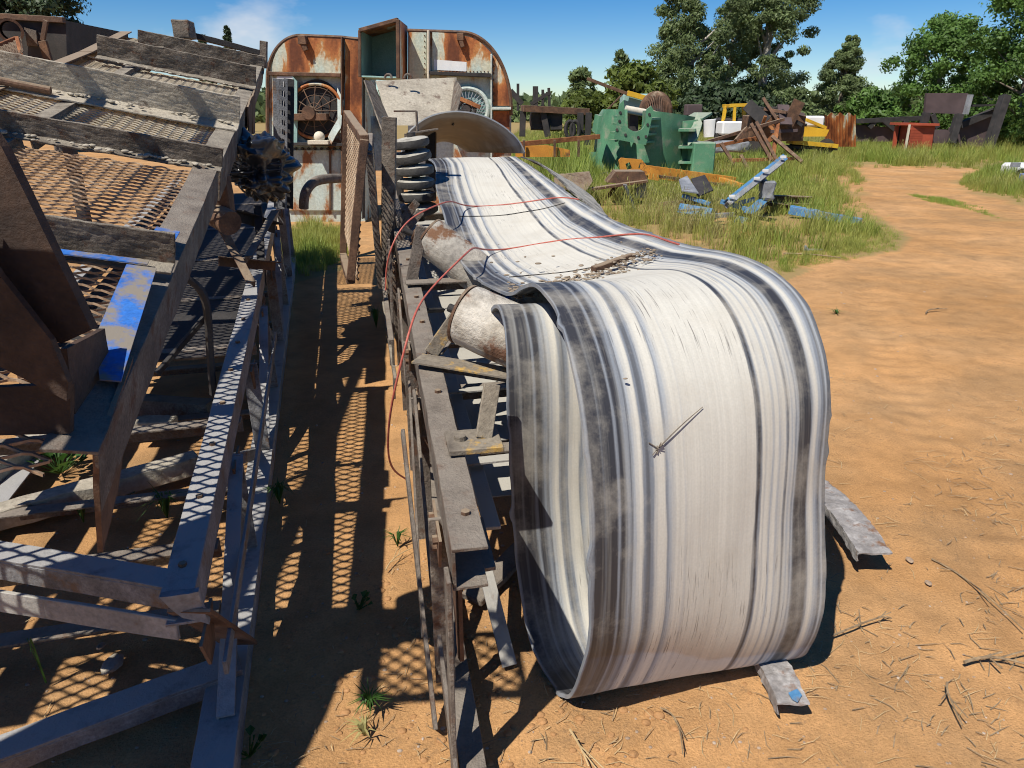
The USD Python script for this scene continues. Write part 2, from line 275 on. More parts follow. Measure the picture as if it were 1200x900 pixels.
# ground: orange sand with darker trodden patches, grit and thin green cover towards the grass
M['sand'] = usdkit.material(stage, '/World/Looks/sand', {
    'tc': ('texture_coordinate', {}), 'n1': ('noise_texture', {'scale': 0.55, 'detail': 8.0, 'roughness': 0.6}), 'n2': ('noise_texture', {'scale': 6.0, 'detail': 8.0, 'roughness': 0.65}),
    'n3': ('noise_texture', {'scale': 120.0, 'detail': 4.0, 'roughness': 0.7}), 'mp': ('mapping', {'scale': (0.9, 1.1, 1.0), 'rotation': (0, 0, 0.5)}), 'n4': ('noise_texture', {'scale': 1.4, 'detail': 7.0, 'roughness': 0.6, 'distortion': 0.5}),
    'r1': ('rgb_ramp', {'ramp': [(0.3, (0.36, 0.192, 0.076)), (0.5, (0.46, 0.25, 0.103)), (0.7, (0.53, 0.305, 0.14))]}),
    'r2': ('rgb_ramp', {'ramp': [(0.3, G(0.80)), (0.6, G(1.08))]}), 'r3': ('rgb_ramp', {'ramp': [(0.25, G(0.72)), (0.5, G(1.0)), (0.75, G(1.22))]}),
    'r4': ('rgb_ramp', {'ramp': [(0.42, G(0)), (0.66, G(0.6))]}), 'dk': ('mix', {'color2': (0.27, 0.17, 0.085)}),
    'm1': ('mix', {'mix_type': 'multiply', 'fac': 1.0}), 'm2': ('mix', {'mix_type': 'multiply', 'fac': 1.0}),
    'v': ('voronoi_texture', {'scale': 38.0, 'feature': 'f1'}), 'rv': ('rgb_ramp', {'ramp': [(0.0, G(1)), (0.10, G(0.9)), (0.16, G(0))]}), 'gr': ('mix', {'color2': (0.20, 0.13, 0.08)}), 'vm': ('math', {'math_type': 'multiply'}), 'rn': ('rgb_ramp', {'ramp': [(0.5, G(0)), (0.6, G(0.8))]}),
    'n5': ('noise_texture', {'scale': 42.0, 'detail': 6.0, 'roughness': 0.75}), 'r5': ('rgb_ramp', {'ramp': [(0.54, G(0)), (0.66, G(0.75))]}), 'n6': ('noise_texture', {'scale': 1.7, 'detail': 6.0, 'roughness': 0.65}), 'r6': ('rgb_ramp', {'ramp': [(0.44, G(0.12)), (0.60, G(1.0))]}), 'm56': ('math', {'math_type': 'multiply'}), 'g5': ('mix', {'color2': (0.19, 0.12, 0.065)}),
    'at': ('attribute', {'attribute': 'cover'}), 'cv': ('mix', {'color2': (0.24, 0.19, 0.08)}),
    'ad': ('math', {'math_type': 'add'}), 'b': ('bump', {'strength': 0.55, 'distance': 0.02}),
    'p': ('principled_bsdf', {'roughness': 0.95, 'specular_ior_level': 0.1})},
    [('tc.object', 'n1.vector'), ('tc.object', 'n2.vector'), ('tc.object', 'n3.vector'), ('tc.object', 'mp.vector'), ('mp.vector', 'n4.vector'), ('n1.fac', 'r1.fac'), ('n2.fac', 'r2.fac'), ('n3.fac', 'r3.fac'),
     ('n4.fac', 'r4.fac'), ('r1.color', 'dk.color1'), ('r4.color', 'dk.fac'), ('dk.color', 'm1.color1'), ('r2.color', 'm1.color2'), ('m1.color', 'm2.color1'), ('r3.color', 'm2.color2'),
     ('tc.object', 'v.vector'), ('v.distance', 'rv.fac'), ('n2.fac', 'rn.fac'), ('rv.color', 'vm.value1'), ('rn.color', 'vm.value2'), ('vm.value', 'gr.fac'), ('m2.color', 'gr.color1'),
     ('tc.object', 'n5.vector'), ('tc.object', 'n6.vector'), ('n5.fac', 'r5.fac'), ('n6.fac', 'r6.fac'), ('r5.color', 'm56.value1'), ('r6.color', 'm56.value2'), ('m56.value', 'g5.fac'), ('gr.color', 'g5.color1'), ('at.fac', 'cv.fac'), ('g5.color', 'cv.color1'), ('cv.color', 'p.base_color'), ('n2.fac', 'ad.value1'), ('n3.fac', 'ad.value2'), ('ad.value', 'b.height'), ('b.normal', 'p.normal')], surface='p.BSDF')

# belt: bands that run along it (from its own across/along coordinates), smeared dust, fine cracks
CREAM, PALE, SLATE, COAL = (0.49, 0.465, 0.40), (0.405, 0.395, 0.36), (0.175, 0.19, 0.21), (0.034, 0.034, 0.038)
SMOKE, INK = (0.29, 0.305, 0.315), (0.095, 0.10, 0.108)
segs = [(0, SLATE), (.008, COAL), (.045, INK), (.052, COAL), (.098, SLATE), (.108, COAL), (.128, INK), (.136, SLATE), (.150, INK), (.158, SMOKE), (.170, PALE), (.182, CREAM), (.195, SLATE), (.206, INK), (.222, SLATE), (.236, PALE), (.25, CREAM), (.283, SLATE), (.292, SMOKE), (.304, PALE),
        (.318, CREAM), (.352, PALE), (.358, CREAM), (.655, INK), (.660, COAL), (.672, SLATE), (.678, CREAM), (.690, PALE), (.70, CREAM), (.722, SMOKE), (.731, CREAM), (.752, SMOKE), (.758, PALE), (.772, CREAM), (.782, SLATE), (.789, INK), (.795, PALE), (.806, SMOKE), (.815, PALE), (.824, SLATE), (.832, SMOKE), (.840, INK), (.846, COAL), (.905, SLATE),
        (.912, PALE), (.922, CREAM), (.938, SMOKE), (.952, SLATE), (.964, INK), (.975, SMOKE), (.985, INK), (1, INK)]
bands = [(0, SLATE)]
for k in range(1, len(segs)): bands += [(segs[k][0] - .0035, segs[k - 1][1]), (segs[k][0] + .0035, segs[k][1])]
def belt(name, dusty, swap=0.0):
    M[name] = usdkit.material(stage, '/World/Looks/' + name, {
        'tc': ('texture_coordinate', {}), 'sx': ('separate_xyz', {}),
        'mw': ('mapping', {'scale': (2.5, 0.7, 1)}), 'nw': ('noise_texture', {'scale': 1.6, 'detail': 4.0}), 'wa': ('map_range', {'from_min': 0, 'from_max': 1, 'to_min': -0.020, 'to_max': 0.020}), 'ad': ('math', {'math_type': 'add'}), 'aw': ('math', {'math_type': 'add'}), 'mv': ('mapping', {'scale': (70.0, 3.0, 1)}), 'nv': ('noise_texture', {'scale': 1.0, 'detail': 5.0, 'roughness': 0.7}), 'wv': ('map_range', {'to_min': -0.011, 'to_max': 0.011}),
        'r': ('rgb_ramp', {'ramp': bands}),
        'ms': ('mapping', {'scale': (55.0, 0.45, 1)}), 'ns': ('noise_texture', {'scale': 1.0, 'detail': 5.0, 'roughness': 0.6}), 'rs': ('rgb_ramp', {'ramp': [(0.33, G(0.72)), (0.5, G(1.0)), (0.7, G(1.2))]}), 'mu': ('mix', {'mix_type': 'multiply', 'fac': 0.30}),
        'mt': ('mapping', {'scale': (26.0, 0.8, 1)}), 'nt': ('noise_texture', {'scale': 1.0, 'detail': 6.0, 'roughness': 0.6}), 'rt': ('rgb_ramp', {'ramp': [(0.50 - dusty, G(0)), (0.74 - dusty * 0.4, G(0.45))]}), 'sm': ('mix', {'color2': (0.40, 0.385, 0.34)}),
        'nd': ('noise_texture', {'scale': 5.0, 'detail': 8.0, 'roughness': 0.65}), 'rd': ('rgb_ramp', {'ramp': [(0.46 - dusty, G(0)), (0.70 - dusty, G(0.55))]}), 'du': ('mix', {'color2': (0.40, 0.365, 0.30)}),
        'mc': ('mapping', {'scale': (150.0, 6.0, 1)}), 'nc': ('noise_texture', {'scale': 1.0, 'detail': 3.0, 'roughness': 0.6}), 'rc': ('rgb_ramp', {'ramp': [(0.0, G(0)), (0.60, G(0)), (0.66, G(0.8)), (1, G(0.9))]}), 'nk': ('noise_texture', {'scale': 2.3, 'detail': 2.0}), 'rk': ('rgb_ramp', {'ramp': [(0.48, G(0)), (0.62, G(0.9))]}), 'km': ('math', {'math_type': 'multiply'}), 'ck': ('mix', {'color2': (0.10, 0.09, 0.08)}),
        'nf': ('noise_texture', {'scale': 160.0, 'detail': 4.0}), 'rf': ('rgb_ramp', {'ramp': [(0.3, G(0.95)), (0.7, G(1.05))]}), 'mf': ('mix', {'mix_type': 'multiply', 'fac': 1.0}),
        'b': ('bump', {'strength': 0.15, 'distance': 0.005}), 'ro': ('map_range', {'from_min': 0.05, 'from_max': 0.4, 'to_min': 0.48, 'to_max': 0.85, 'clamp': True}), 'bw': ('rgb_to_bw', {}),
        'p': ('principled_bsdf', {'roughness': 0.6, 'specular_ior_level': 0.32})},
        [('tc.UV', 'sx.vector'), ('tc.UV', 'mw.vector'), ('mw.vector', 'nw.vector'), ('nw.fac', 'wa.value'), ('tc.UV', 'mv.vector'), ('mv.vector', 'nv.vector'), ('nv.fac', 'wv.value'), ('wa.result', 'aw.value1'), ('wv.result', 'aw.value2'), ('sx.x', 'ad.value1'), ('aw.value', 'ad.value2'), ('ad.value', 'r.fac'),
         ('tc.UV', 'ms.vector'), ('ms.vector', 'ns.vector'), ('ns.fac', 'rs.fac'), ('r.color', 'mu.color1'), ('rs.color', 'mu.color2'),
         ('tc.UV', 'mt.vector'), ('mt.vector', 'nt.vector'), ('nt.fac', 'rt.fac'), ('rt.color', 'sm.fac'), ('mu.color', 'sm.color1'),
         ('tc.object', 'nd.vector'), ('nd.fac', 'rd.fac'), ('rd.color', 'du.fac'), ('sm.color', 'du.color1'),
         ('tc.UV', 'mc.vector'), ('mc.vector', 'nc.vector'), ('nc.fac', 'rc.fac'), ('tc.object', 'nk.vector'), ('nk.fac', 'rk.fac'), ('rc.color', 'km.value1'), ('rk.color', 'km.value2'), ('km.value', 'ck.fac'), ('du.color', 'ck.color1'),
         ('tc.object', 'nf.vector'), ('nf.fac', 'rf.fac'), ('ck.color', 'mf.color1'), ('rf.color', 'mf.color2'), ('mf.color', 'p.base_color'), ('ns.fac', 'b.height'), ('b.normal', 'p.normal'), ('mf.color', 'bw.color'), ('bw.val', 'ro.value'), ('ro.result', 'p.roughness')], surface='p.BSDF')
belt('belt_rubber', 0.0)
belt('belt_dusty', 0.10)

# ------------------------------------------------------------------ setting: ground and grass areas
def px_poly(pts): return Polygon([tuple(at(x, y, z=0)[:2]) for x, y in pts]).buffer(0)
G_NEAR = px_poly([(560, 262), (640, 235), (700, 258), (790, 292), (905, 326), (965, 302), (1045, 290), (1052, 276), (1005, 246), (1015, 212), (1000, 197), (960, 172), (905, 160), (600, 160)])
G_BACK = px_poly([(600, 172), (955, 172), (985, 196), (1110, 197), (1165, 199), (1260, 199), (1260, 158), (600, 158)])
G_RIGHT = px_poly([(1118, 212), (1140, 224), (1200, 238), (1330, 262), (1330, 200), (1160, 198)])
G_PATCH = px_poly([(1060, 226), (1090, 236), (1140, 246), (1175, 258), (1150, 242), (1110, 232)])
G_LEFT = px_poly([(335, 330), (400, 312), (410, 268), (345, 262), (330, 290)])
def cover_at(x, y):
    from shapely import contains_xy
    c = np.zeros(len(x))
    for g, w in ((G_NEAR, .75), (G_BACK, .85), (G_RIGHT, .7), (G_PATCH, .35), (G_LEFT, .8)): c = np.maximum(c, w * contains_xy(g.buffer(0.15), x, y))
    nz = meshkit.fbm(np.stack([x * .8, y * .8, 0 * x], -1), 4, 6)
    return np.where(y > 50, 0.8, c * np.clip((nz - .38) * 6, 0, 1))
def height(x, y):
    p = np.stack([x, y, 0 * x], -1)
    h = 0.05 * (meshkit.fbm(p * 0.45, 3, 3) - 0.5) + 0.026 * (meshkit.fbm(p * 2.2, 4, 5) - 0.5) * np.clip((11 - y) / 4, 0, 1) + 0.016 * (meshkit.fbm(p * 9, 3, 8) - 0.5) * np.clip((6.5 - y) / 2.5, 0, 1) * np.clip((4.2 - np.abs(x)) / 1.2, 0, 1)
    near = np.clip((30 - np.hypot(x, y)) / 20, 0, 1)
    rut = 0
    for o in (0, 1.55):
        d = np.abs(x - (2.15 + o + .30 * (y - 3) + .012 * (y - 3) ** 2)); tread = .6 + .4 * np.sin(y * 34 + x * 9); rut = rut - .016 * np.exp(-(d / .13) ** 2) * tread + .009 * np.exp(-((d - .24) / .07) ** 2)
    return (h + rut * np.clip((16 - y) / 6, 0, 1)) * near - 0.012
def axis_steps(lo, a, b, hi, fine, grow):
    s = list(np.arange(a, b, fine)); d = fine; x = s[-1]
    while x < hi: d *= grow; x += d; s.append(x)
    d = fine; x = a; pre = []
    while x > lo: d *= grow; x -= d; pre.append(x)
    return np.array(pre[::-1] + s)
gx, gy = axis_steps(-700, -2.8, 3.4, 700, 0.022, 1.045), axis_steps(-60, 1.1, 6.2, 900, 0.022, 1.04)
XX, YY = np.meshgrid(gx, gy); px_, py_ = XX.ravel(), YY.ravel()
gv = np.stack([px_, py_, height(px_, py_)], -1)
i, j = np.meshgrid(np.arange(len(gy) - 1), np.arange(len(gx) - 1), indexing='ij'); w_ = len(gx)
gf = np.stack([i * w_ + j, i * w_ + j + 1, (i + 1) * w_ + j + 1, (i + 1) * w_ + j], -1).reshape(-1, 4)
pth = single('ground', (gv, np.vstack([gf[:, [0, 1, 2]], gf[:, [0, 2, 3]]])), 'sand', 'orange sandy ground of the yard with twigs and tyre tracks', kind='structure', smooth=True)
UsdGeom.PrimvarsAPI(stage.GetPrimAtPath(pth)).CreatePrimvar('cover', Sdf.ValueTypeNames.FloatArray, 'vertex').Set(Vt.FloatArray.FromNumpy(cover_at(px_, py_).astype(np.float32)))

def blades(n, r, h0, h1, lean, width, seed, seedhead=0):
    g = np.random.default_rng(seed); mb = MB()
    for k in range(n):
        a, d = g.uniform(0, 6.283), r * math.sqrt(g.uniform()); b = V(d * math.cos(a), d * math.sin(a), 0)
        h = g.uniform(h0, h1); t = g.uniform(0, 6.283); l = V(math.cos(t), math.sin(t), 0) * h * g.uniform(0.1, lean); s = unit(np.cross(l, V(0, 0, 1))) * width * 0.5
        m1, m2 = b + l * 0.25 + V(0, 0, h * 0.55), b + l + V(0, 0, h * g.uniform(0.85, 1.0))
        mb.add([b - s, b + s, m1 + s * .8, m1 - s * .8, m2], [[0, 1, 2], [0, 2, 3], [3, 2, 4]])
        if g.uniform() < seedhead:
            q = unit(m2 - m1); e = m2 + q * 0.05
            mb.add([m2 - s * .9, m2 + s * .9, e + s * .9, e - s * .9, e + q * .04], [[0, 1, 2], [0, 2, 3], [3, 2, 4]])
    return mb.get()
def instancer(name, protos, pos, rot, scl, idx, label, cat):
    path = numbered('/World', name); pi = UsdGeom.PointInstancer.Define(stage, path); rel = []
    for k, (pn, mesh, m) in enumerate(protos):
        pp = f'{path}/{pn}' + (f'_{k:03d}' if k else ''); usdkit.mesh(stage, pp, mesh, M[m]); rel.append(Sdf.Path(pp))
    pi.CreatePrototypesRel().SetTargets(rel); pi.CreatePositionsAttr(Vt.Vec3fArray.FromNumpy(pos.astype(np.float32)))
    q = Vt.QuathArray([Gf.Quath(math.cos(a / 2), 0, 0, math.sin(a / 2)) for a in rot]); pi.CreateOrientationsAttr(q)
    pi.CreateScalesAttr(Vt.Vec3fArray.FromNumpy(scl.astype(np.float32))); pi.CreateProtoIndicesAttr(Vt.IntArray.FromNumpy(idx.astype(np.int32)))
    keys(pi.GetPrim(), label, cat, kind='stuff')
def scatter(poly, n, g):
    from shapely import contains_xy
    x0, y0, x1, y1 = poly.bounds; out = np.zeros((0, 2))
    while len(out) < n:
        p = np.stack([g.uniform(x0, x1, n * 2), g.uniform(y0, y1, n * 2)], -1); out = np.vstack([out, p[contains_xy(poly, p[:, 0], p[:, 1])]])
    return out[:n]
def grass_field(name, poly, n, protos, smin, smax, label, seed, power=1.0, far=60):
    g = np.random.default_rng(seed); p = scatter(poly, int(n * 3), g)
    keep = g.uniform(size=len(p)) < np.clip((11.0 / np.maximum(p[:, 1], 5)) ** power, 0.05, 1) * (0.25 + 1.1 * (meshkit.fbm(np.c_[p * 0.5, 0 * p[:, 0]], 3, seed) > 0.44)); p = p[keep][:n]
    from shapely import distance as sdist, points as spts
    s = g.uniform(smin, smax, len(p)) * np.clip(sdist(poly.boundary, spts(p)) / .9 + .3, .3, 1) * np.where(p[:, 1] > 18, 1.25, 1.0)
    patch = meshkit.fbm(np.c_[p * 0.35, 0 * p[:, 0]], 3, seed + 4); idx = np.clip(((patch - 0.36) * 11 + g.normal(0, .9, len(p))).astype(int), 0, len(protos) - 1)
    instancer(name, protos, np.c_[p, 0 * p[:, 0] - 0.02], g.uniform(0, 6.28, len(p)), np.c_[s, s, s * g.uniform(.7, 1.25, len(p))], idx, label, 'grass')
tall = [('grass_clump', blades(34, .13, .22, .5, .55, .011, 1), 'lush_blade'), ('grass_clump', blades(34, .14, .2, .5, .6, .010, 2, .1), 'grass_blade'), ('grass_clump', blades(30, .14, .2, .55, .7, .009, 3, .3), 'grass_blade'), ('grass_clump', blades(26, .14, .25, .6, .7, .008, 4, .5), 'grass_blade'), ('grass_clump', blades(26, .14, .2, .5, .7, .008, 5, .5), 'dry_blade')]
grass_field('grass', G_NEAR, 6600, tall, .45, 1.0, 'mixed green and straw grass around the scrap steel beside the belt', 11, .9)
grass_field('grass', G_BACK, 6500, tall, .55, 1.05, 'tall pale grass in front of the far trees and scrap', 12, .35)
grass_field('grass', G_RIGHT, 1300, tall, .5, .95, 'grass on the verge at the right end of the sand track', 13, .3)
short = [('grass_clump', blades(30, .12, .04, .12, .8, .007, 21), 'lush_blade'), ('grass_clump', blades(24, .12, .04, .14, .8, .006, 22), 'grass_blade')]
g_edge = px_poly([(905, 326), (950, 312), (1050, 292), (1060, 272), (1010, 236), (990, 262), (960, 285), (900, 305)])
grass_field('grass', g_edge, 700, short, .7, 1.3, 'short green grass fringing the bare sand near the blue beam', 14, .2)
grass_field('grass', G_PATCH, 260, short, .8, 1.3, 'thin low grass between the wheel tracks of the sand track', 15, .2)
bright = [('grass_clump', blades(40, .15, .5, 1.1, .4, .016, 31), 'lush_blade'), ('grass_clump', blades(36, .15, .4, 1.0, .45, .014, 32), 'grass_blade')]
grass_field('grass', Polygon([(0.15, 13.0), (1.5, 13.2), (2.2, 17), (2.6, 24), (0.6, 24)]), 620, bright, .6, 1.05, 'bright green head-high grass right of the rusty fan housings', 16, .4)
grass_field('grass', G_LEFT.buffer(.05), 420, [tall[0], tall[1]], .5, 1.0, 'green weeds and grass growing under the conveyors', 17, .1)

# ------------------------------------------------------------------ right conveyor: local frame u along (away), v across (right)
CO, CA, CB = V(.159, 1.705, 0), V(-.187, .982, 0), V(.982, .187, 0)
def C(u, v, z): return CO + CA * u + CB * v + V(0, 0, z)
SL = .055
t = Thing('conveyor_truss', 'dusty steel lattice conveyor truss carrying the striped belt', 'conveyor truss', C(0, .39, 0))
def top(u): return .76 + SL * u
for v, sd, ua in ((-.35, 1, -.24), (1.13, -1, 1.3)):
    mb = MB().channel(C(ua, v, top(ua)), C(5.6, v, top(5.6)), .12, .085, .009, side=sd); mb.rough(.0035, 9, .16, 3)
    t.part('top_chord', mb, 'dusty_steel', 'dust covered top rail' if v < 0 else None)
    t.part('bottom_chord', MB().angle(C(ua - .02, v, .075), C(5.6, v, .075), .07, .07, .009, side=sd).rough(.003, 9, .2, 5), 'dusty_steel')
    us = [ua + .3, .85, 1.45, 2.2, 3.0, 3.8, 4.7, 5.5] if v < 0 else [1.45, 2.2, 3.0, 3.8, 4.7, 5.5]
    for k, u in enumerate(us):
        gq = [C(u - .11, v - .008 * sd, top(u) - .115), C(u + .11, v - .008 * sd, top(u) - .115), C(u + .05, v - .008 * sd, top(u) - .235), C(u - .05, v - .008 * sd, top(u) - .235)]
        t.part('node_plate', MB().plate(gq, .008, -CB * sd), 'rust_brown')
        for du_, dz in ((-.06, -.14), (.06, -.14), (0, -.2)): c_ = C(u + du_, v - .008 * sd, top(u) + dz); t.part('bolt', MB().cyl(c_, c_ - CB * sd * .022, .013, 6), 'rust_brown')
        t.part('post', MB().bar(C(u, v - .006 * sd, .08), C(u, v - .006 * sd, top(u) - .11), .06, .012, CA), 'dusty_steel')
        if k < len(us) - 1:
            a, b = (u, us[k + 1]) if k % 2 == 0 else (us[k + 1], u)
            t.part('brace', MB().bar(C(a, v - .022 * sd, .10), C(b, v - .022 * sd, top(b) - .10), .012, .05, (0, 0, 1)), 'dusty_steel')
for u in np.arange(-.1, 2.6, .37): t.part('bolt', MB().cyl(C(u, -.30, top(u) + .010), C(u, -.30, top(u) - .004), .012, 6), 'rust_brown')
t.part('leaning_bar', MB().bar(C(-.06, -.40, .02), C(.55, -.43, .70), .012, .055), 'dusty_steel')
t.part('leaning_bar', MB().bar(C(-.235, -.365, .03), C(-.21, -.36, .66), .012, .07, CA), 'dusty_steel')
t.part('leaning_bar', MB().bar(C(.30, -.41, .05), C(.95, -.385, .72), .01, .045), 'dusty_steel')
t.part('leaning_bar', MB().bar(C(-.37, -.36, .01), C(.0, -.375, .30), .012, .06), 'dusty_steel', 'flat bar stub at the near foot')
t.part('end_plate', MB().plate([at(533, 606, z=.64), at(566, 606, z=.64), at(581, 664, z=.635), at(536, 672, z=.635)], .01, V(0, 0, -1)), 'dusty_steel')
t.part('gusset', MB().plate([C(-.22, -.337, top(0) - .13), C(-.02, -.337, top(0) - .13), C(-.10, -.337, top(0) - .33), C(-.16, -.337, top(0) - .40), C(-.22, -.337, top(0) - .36)], .01, CB), 'rust_brown', 'rusty gusset below the rail end')
t.part('toe_angle', MB().angle(at(546, 545, z=.5), at(606, 778, z=.02), .05, .05, .008, side=1), 'pan_plate')
for k, u in enumerate((.62, 1.15, 1.9, 2.8, 3.9, 5.0)):
    t.part('cross_member', MB().angle(C(u, -.34, top(u) - .20), C(u, 1.12, top(u) - .20), .07, .07, .008), 'dusty_steel')
for k, (a, b) in enumerate(((.50, .82), (.90, 1.30), (1.42, 1.86), (2.0, 2.8), (2.9, 3.9), (4.0, 5.2))):
    t.part('pan_sheet', MB().plate([C(a, -.30, top(a) - .34), C(a, 1.08, top(a) - .34), C(b, 1.08, top(b) - .31), C(b, -.30, top(b) - .31)], .004, V(0, 0, -1)), 'pan_plate')
for k, (u, v0, v1) in enumerate(((.42, -.33, .3), (.98, -.33, .4), (1.25, -.33, .4), (1.62, -.33, .4))):
    t.part('slat', MB().bar(C(u, v0, top(u) - .155), C(u + .05, v1, top(u) - .165), .045, .008), 'pan_plate')
# idler bases and brackets seen from the left
t.part('idler_base', MB().angle(C(.94, -.33, top(.9) + .03), C(.60, .30, top(.6) + .01), .10, .06, .009, side=1).rough(.003, 8, .1), 'lichen_steel', 'idler base angle with yellow lichen')
t.part('idler_base', MB().angle(C(2.0, -.34, top(2) + .02), C(2.0, 1.1, top(2) + .02), .09, .06, .009), 'dusty_steel')
t.part('bracket', MB().bar(C(.93, -.30, top(.9) + .03), C(.97, -.14, top(.9) + .23), .055, .012, CA), 'lichen_steel')
t.part('bracket', MB().bar(C(.25, -.31, top(.25) + .012), C(.25, -.15, top(.25) + .012), .14, .018).bar(C(.25, -.20, top(.25) + .02), C(.30, -.165, top(.25) + .17), .05, .014, CA).cyl(C(.25, -.27, top(.25) + .018), C(.25, -.27, top(.25) + .035), .018, 8), 'lichen_steel', 'bracket foot bolted to the rail')
t.part('bracket', MB().bar(C(2.02, -.31, top(2)), C(2.04, -.24, top(2) + .28), .06, .012, CA), 'dusty_steel')
t.part('bracket', MB().bar(C(1.55, -.31, top(1.5)), C(1.9, -.16, top(1.6) - .1), .02, .02, CA), 'dark_steel')
t.part('bracket', MB().angle(C(.95, -.30, top(.9) + .03), C(1.30, -.12, top(1.2) + .08), .05, .05, .008), 'dusty_steel')
t.part('stringer', MB().bar(C(.1, -.20, top(.1) - .19), C(5.4, -.20, top(5.4) - .19), .05, .012), 'pan_plate')
for u in (3.0, 3.35):
    t.part('bracket', MB().bar(C(u, -.34, top(u)), C(u, -.18, top(u) + .18), .05, .012, CA).bar(C(u, -.33, top(u) + .1), C(u + .25, -.33, top(u) + .1), .012, .04), 'dusty_steel')
# idlers (rollers lift out of their brackets: things)
def roller(name, label, p0, p1, r, m, grp=None, group=None):
    tt = Thing(name, label, 'roller', p0, group); a = unit(np.asarray(p1) - p0)
    s = np.array([0, .02, .05, .95, .98, 1]) * np.linalg.norm(np.asarray(p1) - p0); rr = np.array([.90, .985, 1, 1, .985, .9]) * r
    mb = MB().tube([p0 + a * x for x in s], rr, 36); mb.rough(.004, 10, .05, 2); tt.part('shell', mb, m)
    tt.part('end_cap', MB().pipe(p0 - a * .006, p0 + a * .004, r * .99, r * .16, 36).cyl(p0 - a * .0, p0 - a * .014, r * .45, 20), 'rust_brown')
    tt.part('shaft', MB().cyl(p0 - a * .07, p0 + a * .02, .016, 12), 'dark_steel'); return tt
roller('idler_roller', 'big rust and white caked roller under the front belt loop', C(.88, -.17, 1.0), C(.60, .22, .86), .115, 'roller_shell')
roller('idler_roller', 'grey dusty roller with a rust band below the upper red cable', C(2.12, -.20, 1.09), C(1.95, .10, .86), .105, 'roller_grey')
roller('idler_roller', 'thin dark idler roller half hidden beside the grey roller', C(2.36, -.26, 1.06), C(2.36, -.08, .98), .06, 'dusty_steel')
# impact roller: stack of rubber rings on a steep shaft
ib, it = C(3.74, -.14, .98), C(3.72, -.18, 1.53)
tt = Thing('impact_roller', 'upright impact roller with a stack of dusty rubber rings beside the belt', 'roller', ib); ia = unit(it - ib)
tt.part('shaft', MB().cyl(ib - ia * .04, it + ia * .03, .03, 14), 'dark_steel')
for k in range(6):
    c = ib + ia * (.045 + k * .093) + V(rng.normal(0, .006), rng.normal(0, .006), 0); ax = unit(ia + V(rng.normal(0, .05), rng.normal(0, .05), 0))
    h = np.array([-.040, -.034, -.022, 0, .022, .034, .040]); r = np.array([.05, .112, .133, .138, .133, .112, .05])
    tt.part('rubber_ring', MB().tube([c + ax * x for x in h], r, 30).rough(.005, 12), 'rubber_disc')
single('steel_bracket', MB().bar(C(3.8, -.2, 1.55), C(3.8, .02, 1.58), .05, .012).bar(C(3.8, -.2, 1.42), C(3.8, -.2, 1.55), .05, .012, CA).bar(C(3.8, -.13, 1.56), C(3.8, -.13, 1.70), .012, .05).bar(C(3.8, -.29, 1.70), C(3.8, -.13, 1.70), .05, .012), 'dusty_steel', 'small square steel bracket above the stack of rubber rings', 'bracket')
# post and rusty mesh guard on the left side
pc = at(458, 230, y=5.0)
t = Thing('steel_post', 'grey brown steel post rising beside the stack of rubber rings', 'post', (pc[0], 5.0, .7))
t.part('web', MB().channel(at(451, 138, y=4.95), at(450, 320, y=4.9), .02, .02, .006, up=V(0, -1, 0)).bar(at(457, 137, y=4.95), at(455, 325, y=4.9), .085, .05, V(0, -1, 0)).rough(.004, 8, .1), 'crusted_steel')
t.part('foot', MB().bar(at(442, 322, y=4.9), at(470, 322, y=4.9), .1, .02), 'dusty_steel')
gA, gB, gC, gD = at(407, 134, y=5.3), at(427, 163, y=4.15), at(411, 328, y=4.15), at(402, 300, y=5.3)

def expanded(mb, P, X, Y, lx, ly, lwd=.11, swd=.045, st=.007, th=.0035, bow=0.0, hole=None):
    """Expanded metal: rows of wavy strands that meet their neighbours, spanning lx along X and ly along Y."""
    X, Y = unit(X), unit(Y); N = np.cross(X, Y); n = max(int(lx / lwd * 6), 4); u = np.linspace(0, lx, n)
    for r in range(int(ly / (swd / 2))):
        ph = np.cos(2 * np.pi * u / lwd) * (1 if r % 2 else -1)
        w = r * swd / 2 + ph * (swd / 4 - .0008) + .004 * np.sin(u * 2.1 + 1.3) ; z = bow * np.sin(np.pi * u / lx) + .006 * np.sin(u * 3 + r * .05) + .0045 * np.sin(2 * np.pi * u / lwd) * (1 if r % 2 else -1)
        c = P + u[:, None] * X + w[:, None] * Y + z[:, None] * N
        offs = [(-st / 2, -th), (st / 2, -th * .2), (st / 2, th), (-st / 2, th * .2)]
        v = np.stack([c + a * Y + b * N for a, b in offs], 1).reshape(-1, 3)
        i, j = np.meshgrid(np.arange(n - 1), np.arange(4), indexing='ij')
        mb.add(v, np.stack([i * 4 + j, i * 4 + (j + 1) % 4, (i + 1) * 4 + (j + 1) % 4, (i + 1) * 4 + j], -1).reshape(-1, 4))
    return mb
t = Thing('mesh_guard', 'leaning rusty expanded mesh guard in a brown angle frame by the grey post', 'guard', (gC + gD) / 2)
t.part('frame', MB().bar(gA, gB, .05, .05).bar(gB, gC, .05, .045, CA).bar(gC, gD, .05, .05).bar(gD, gA, .05, .05, CA).rough(.004, 7, .15), 'rust_brown')
mb = MB(); X = unit(gB - gA); expanded(mb, gA + X * .02 - V(0, 0, .03), X, gD - gA, np.linalg.norm(gB - gA) - .04, .80, .10, .04, .008, .004); t.part('mesh', mb, 'rust_mesh')
t = Thing('mesh_guard', 'dusty mesh walkway panel standing edge-on behind the brown guard frame', 'guard', C(3.4, -.5, .4))
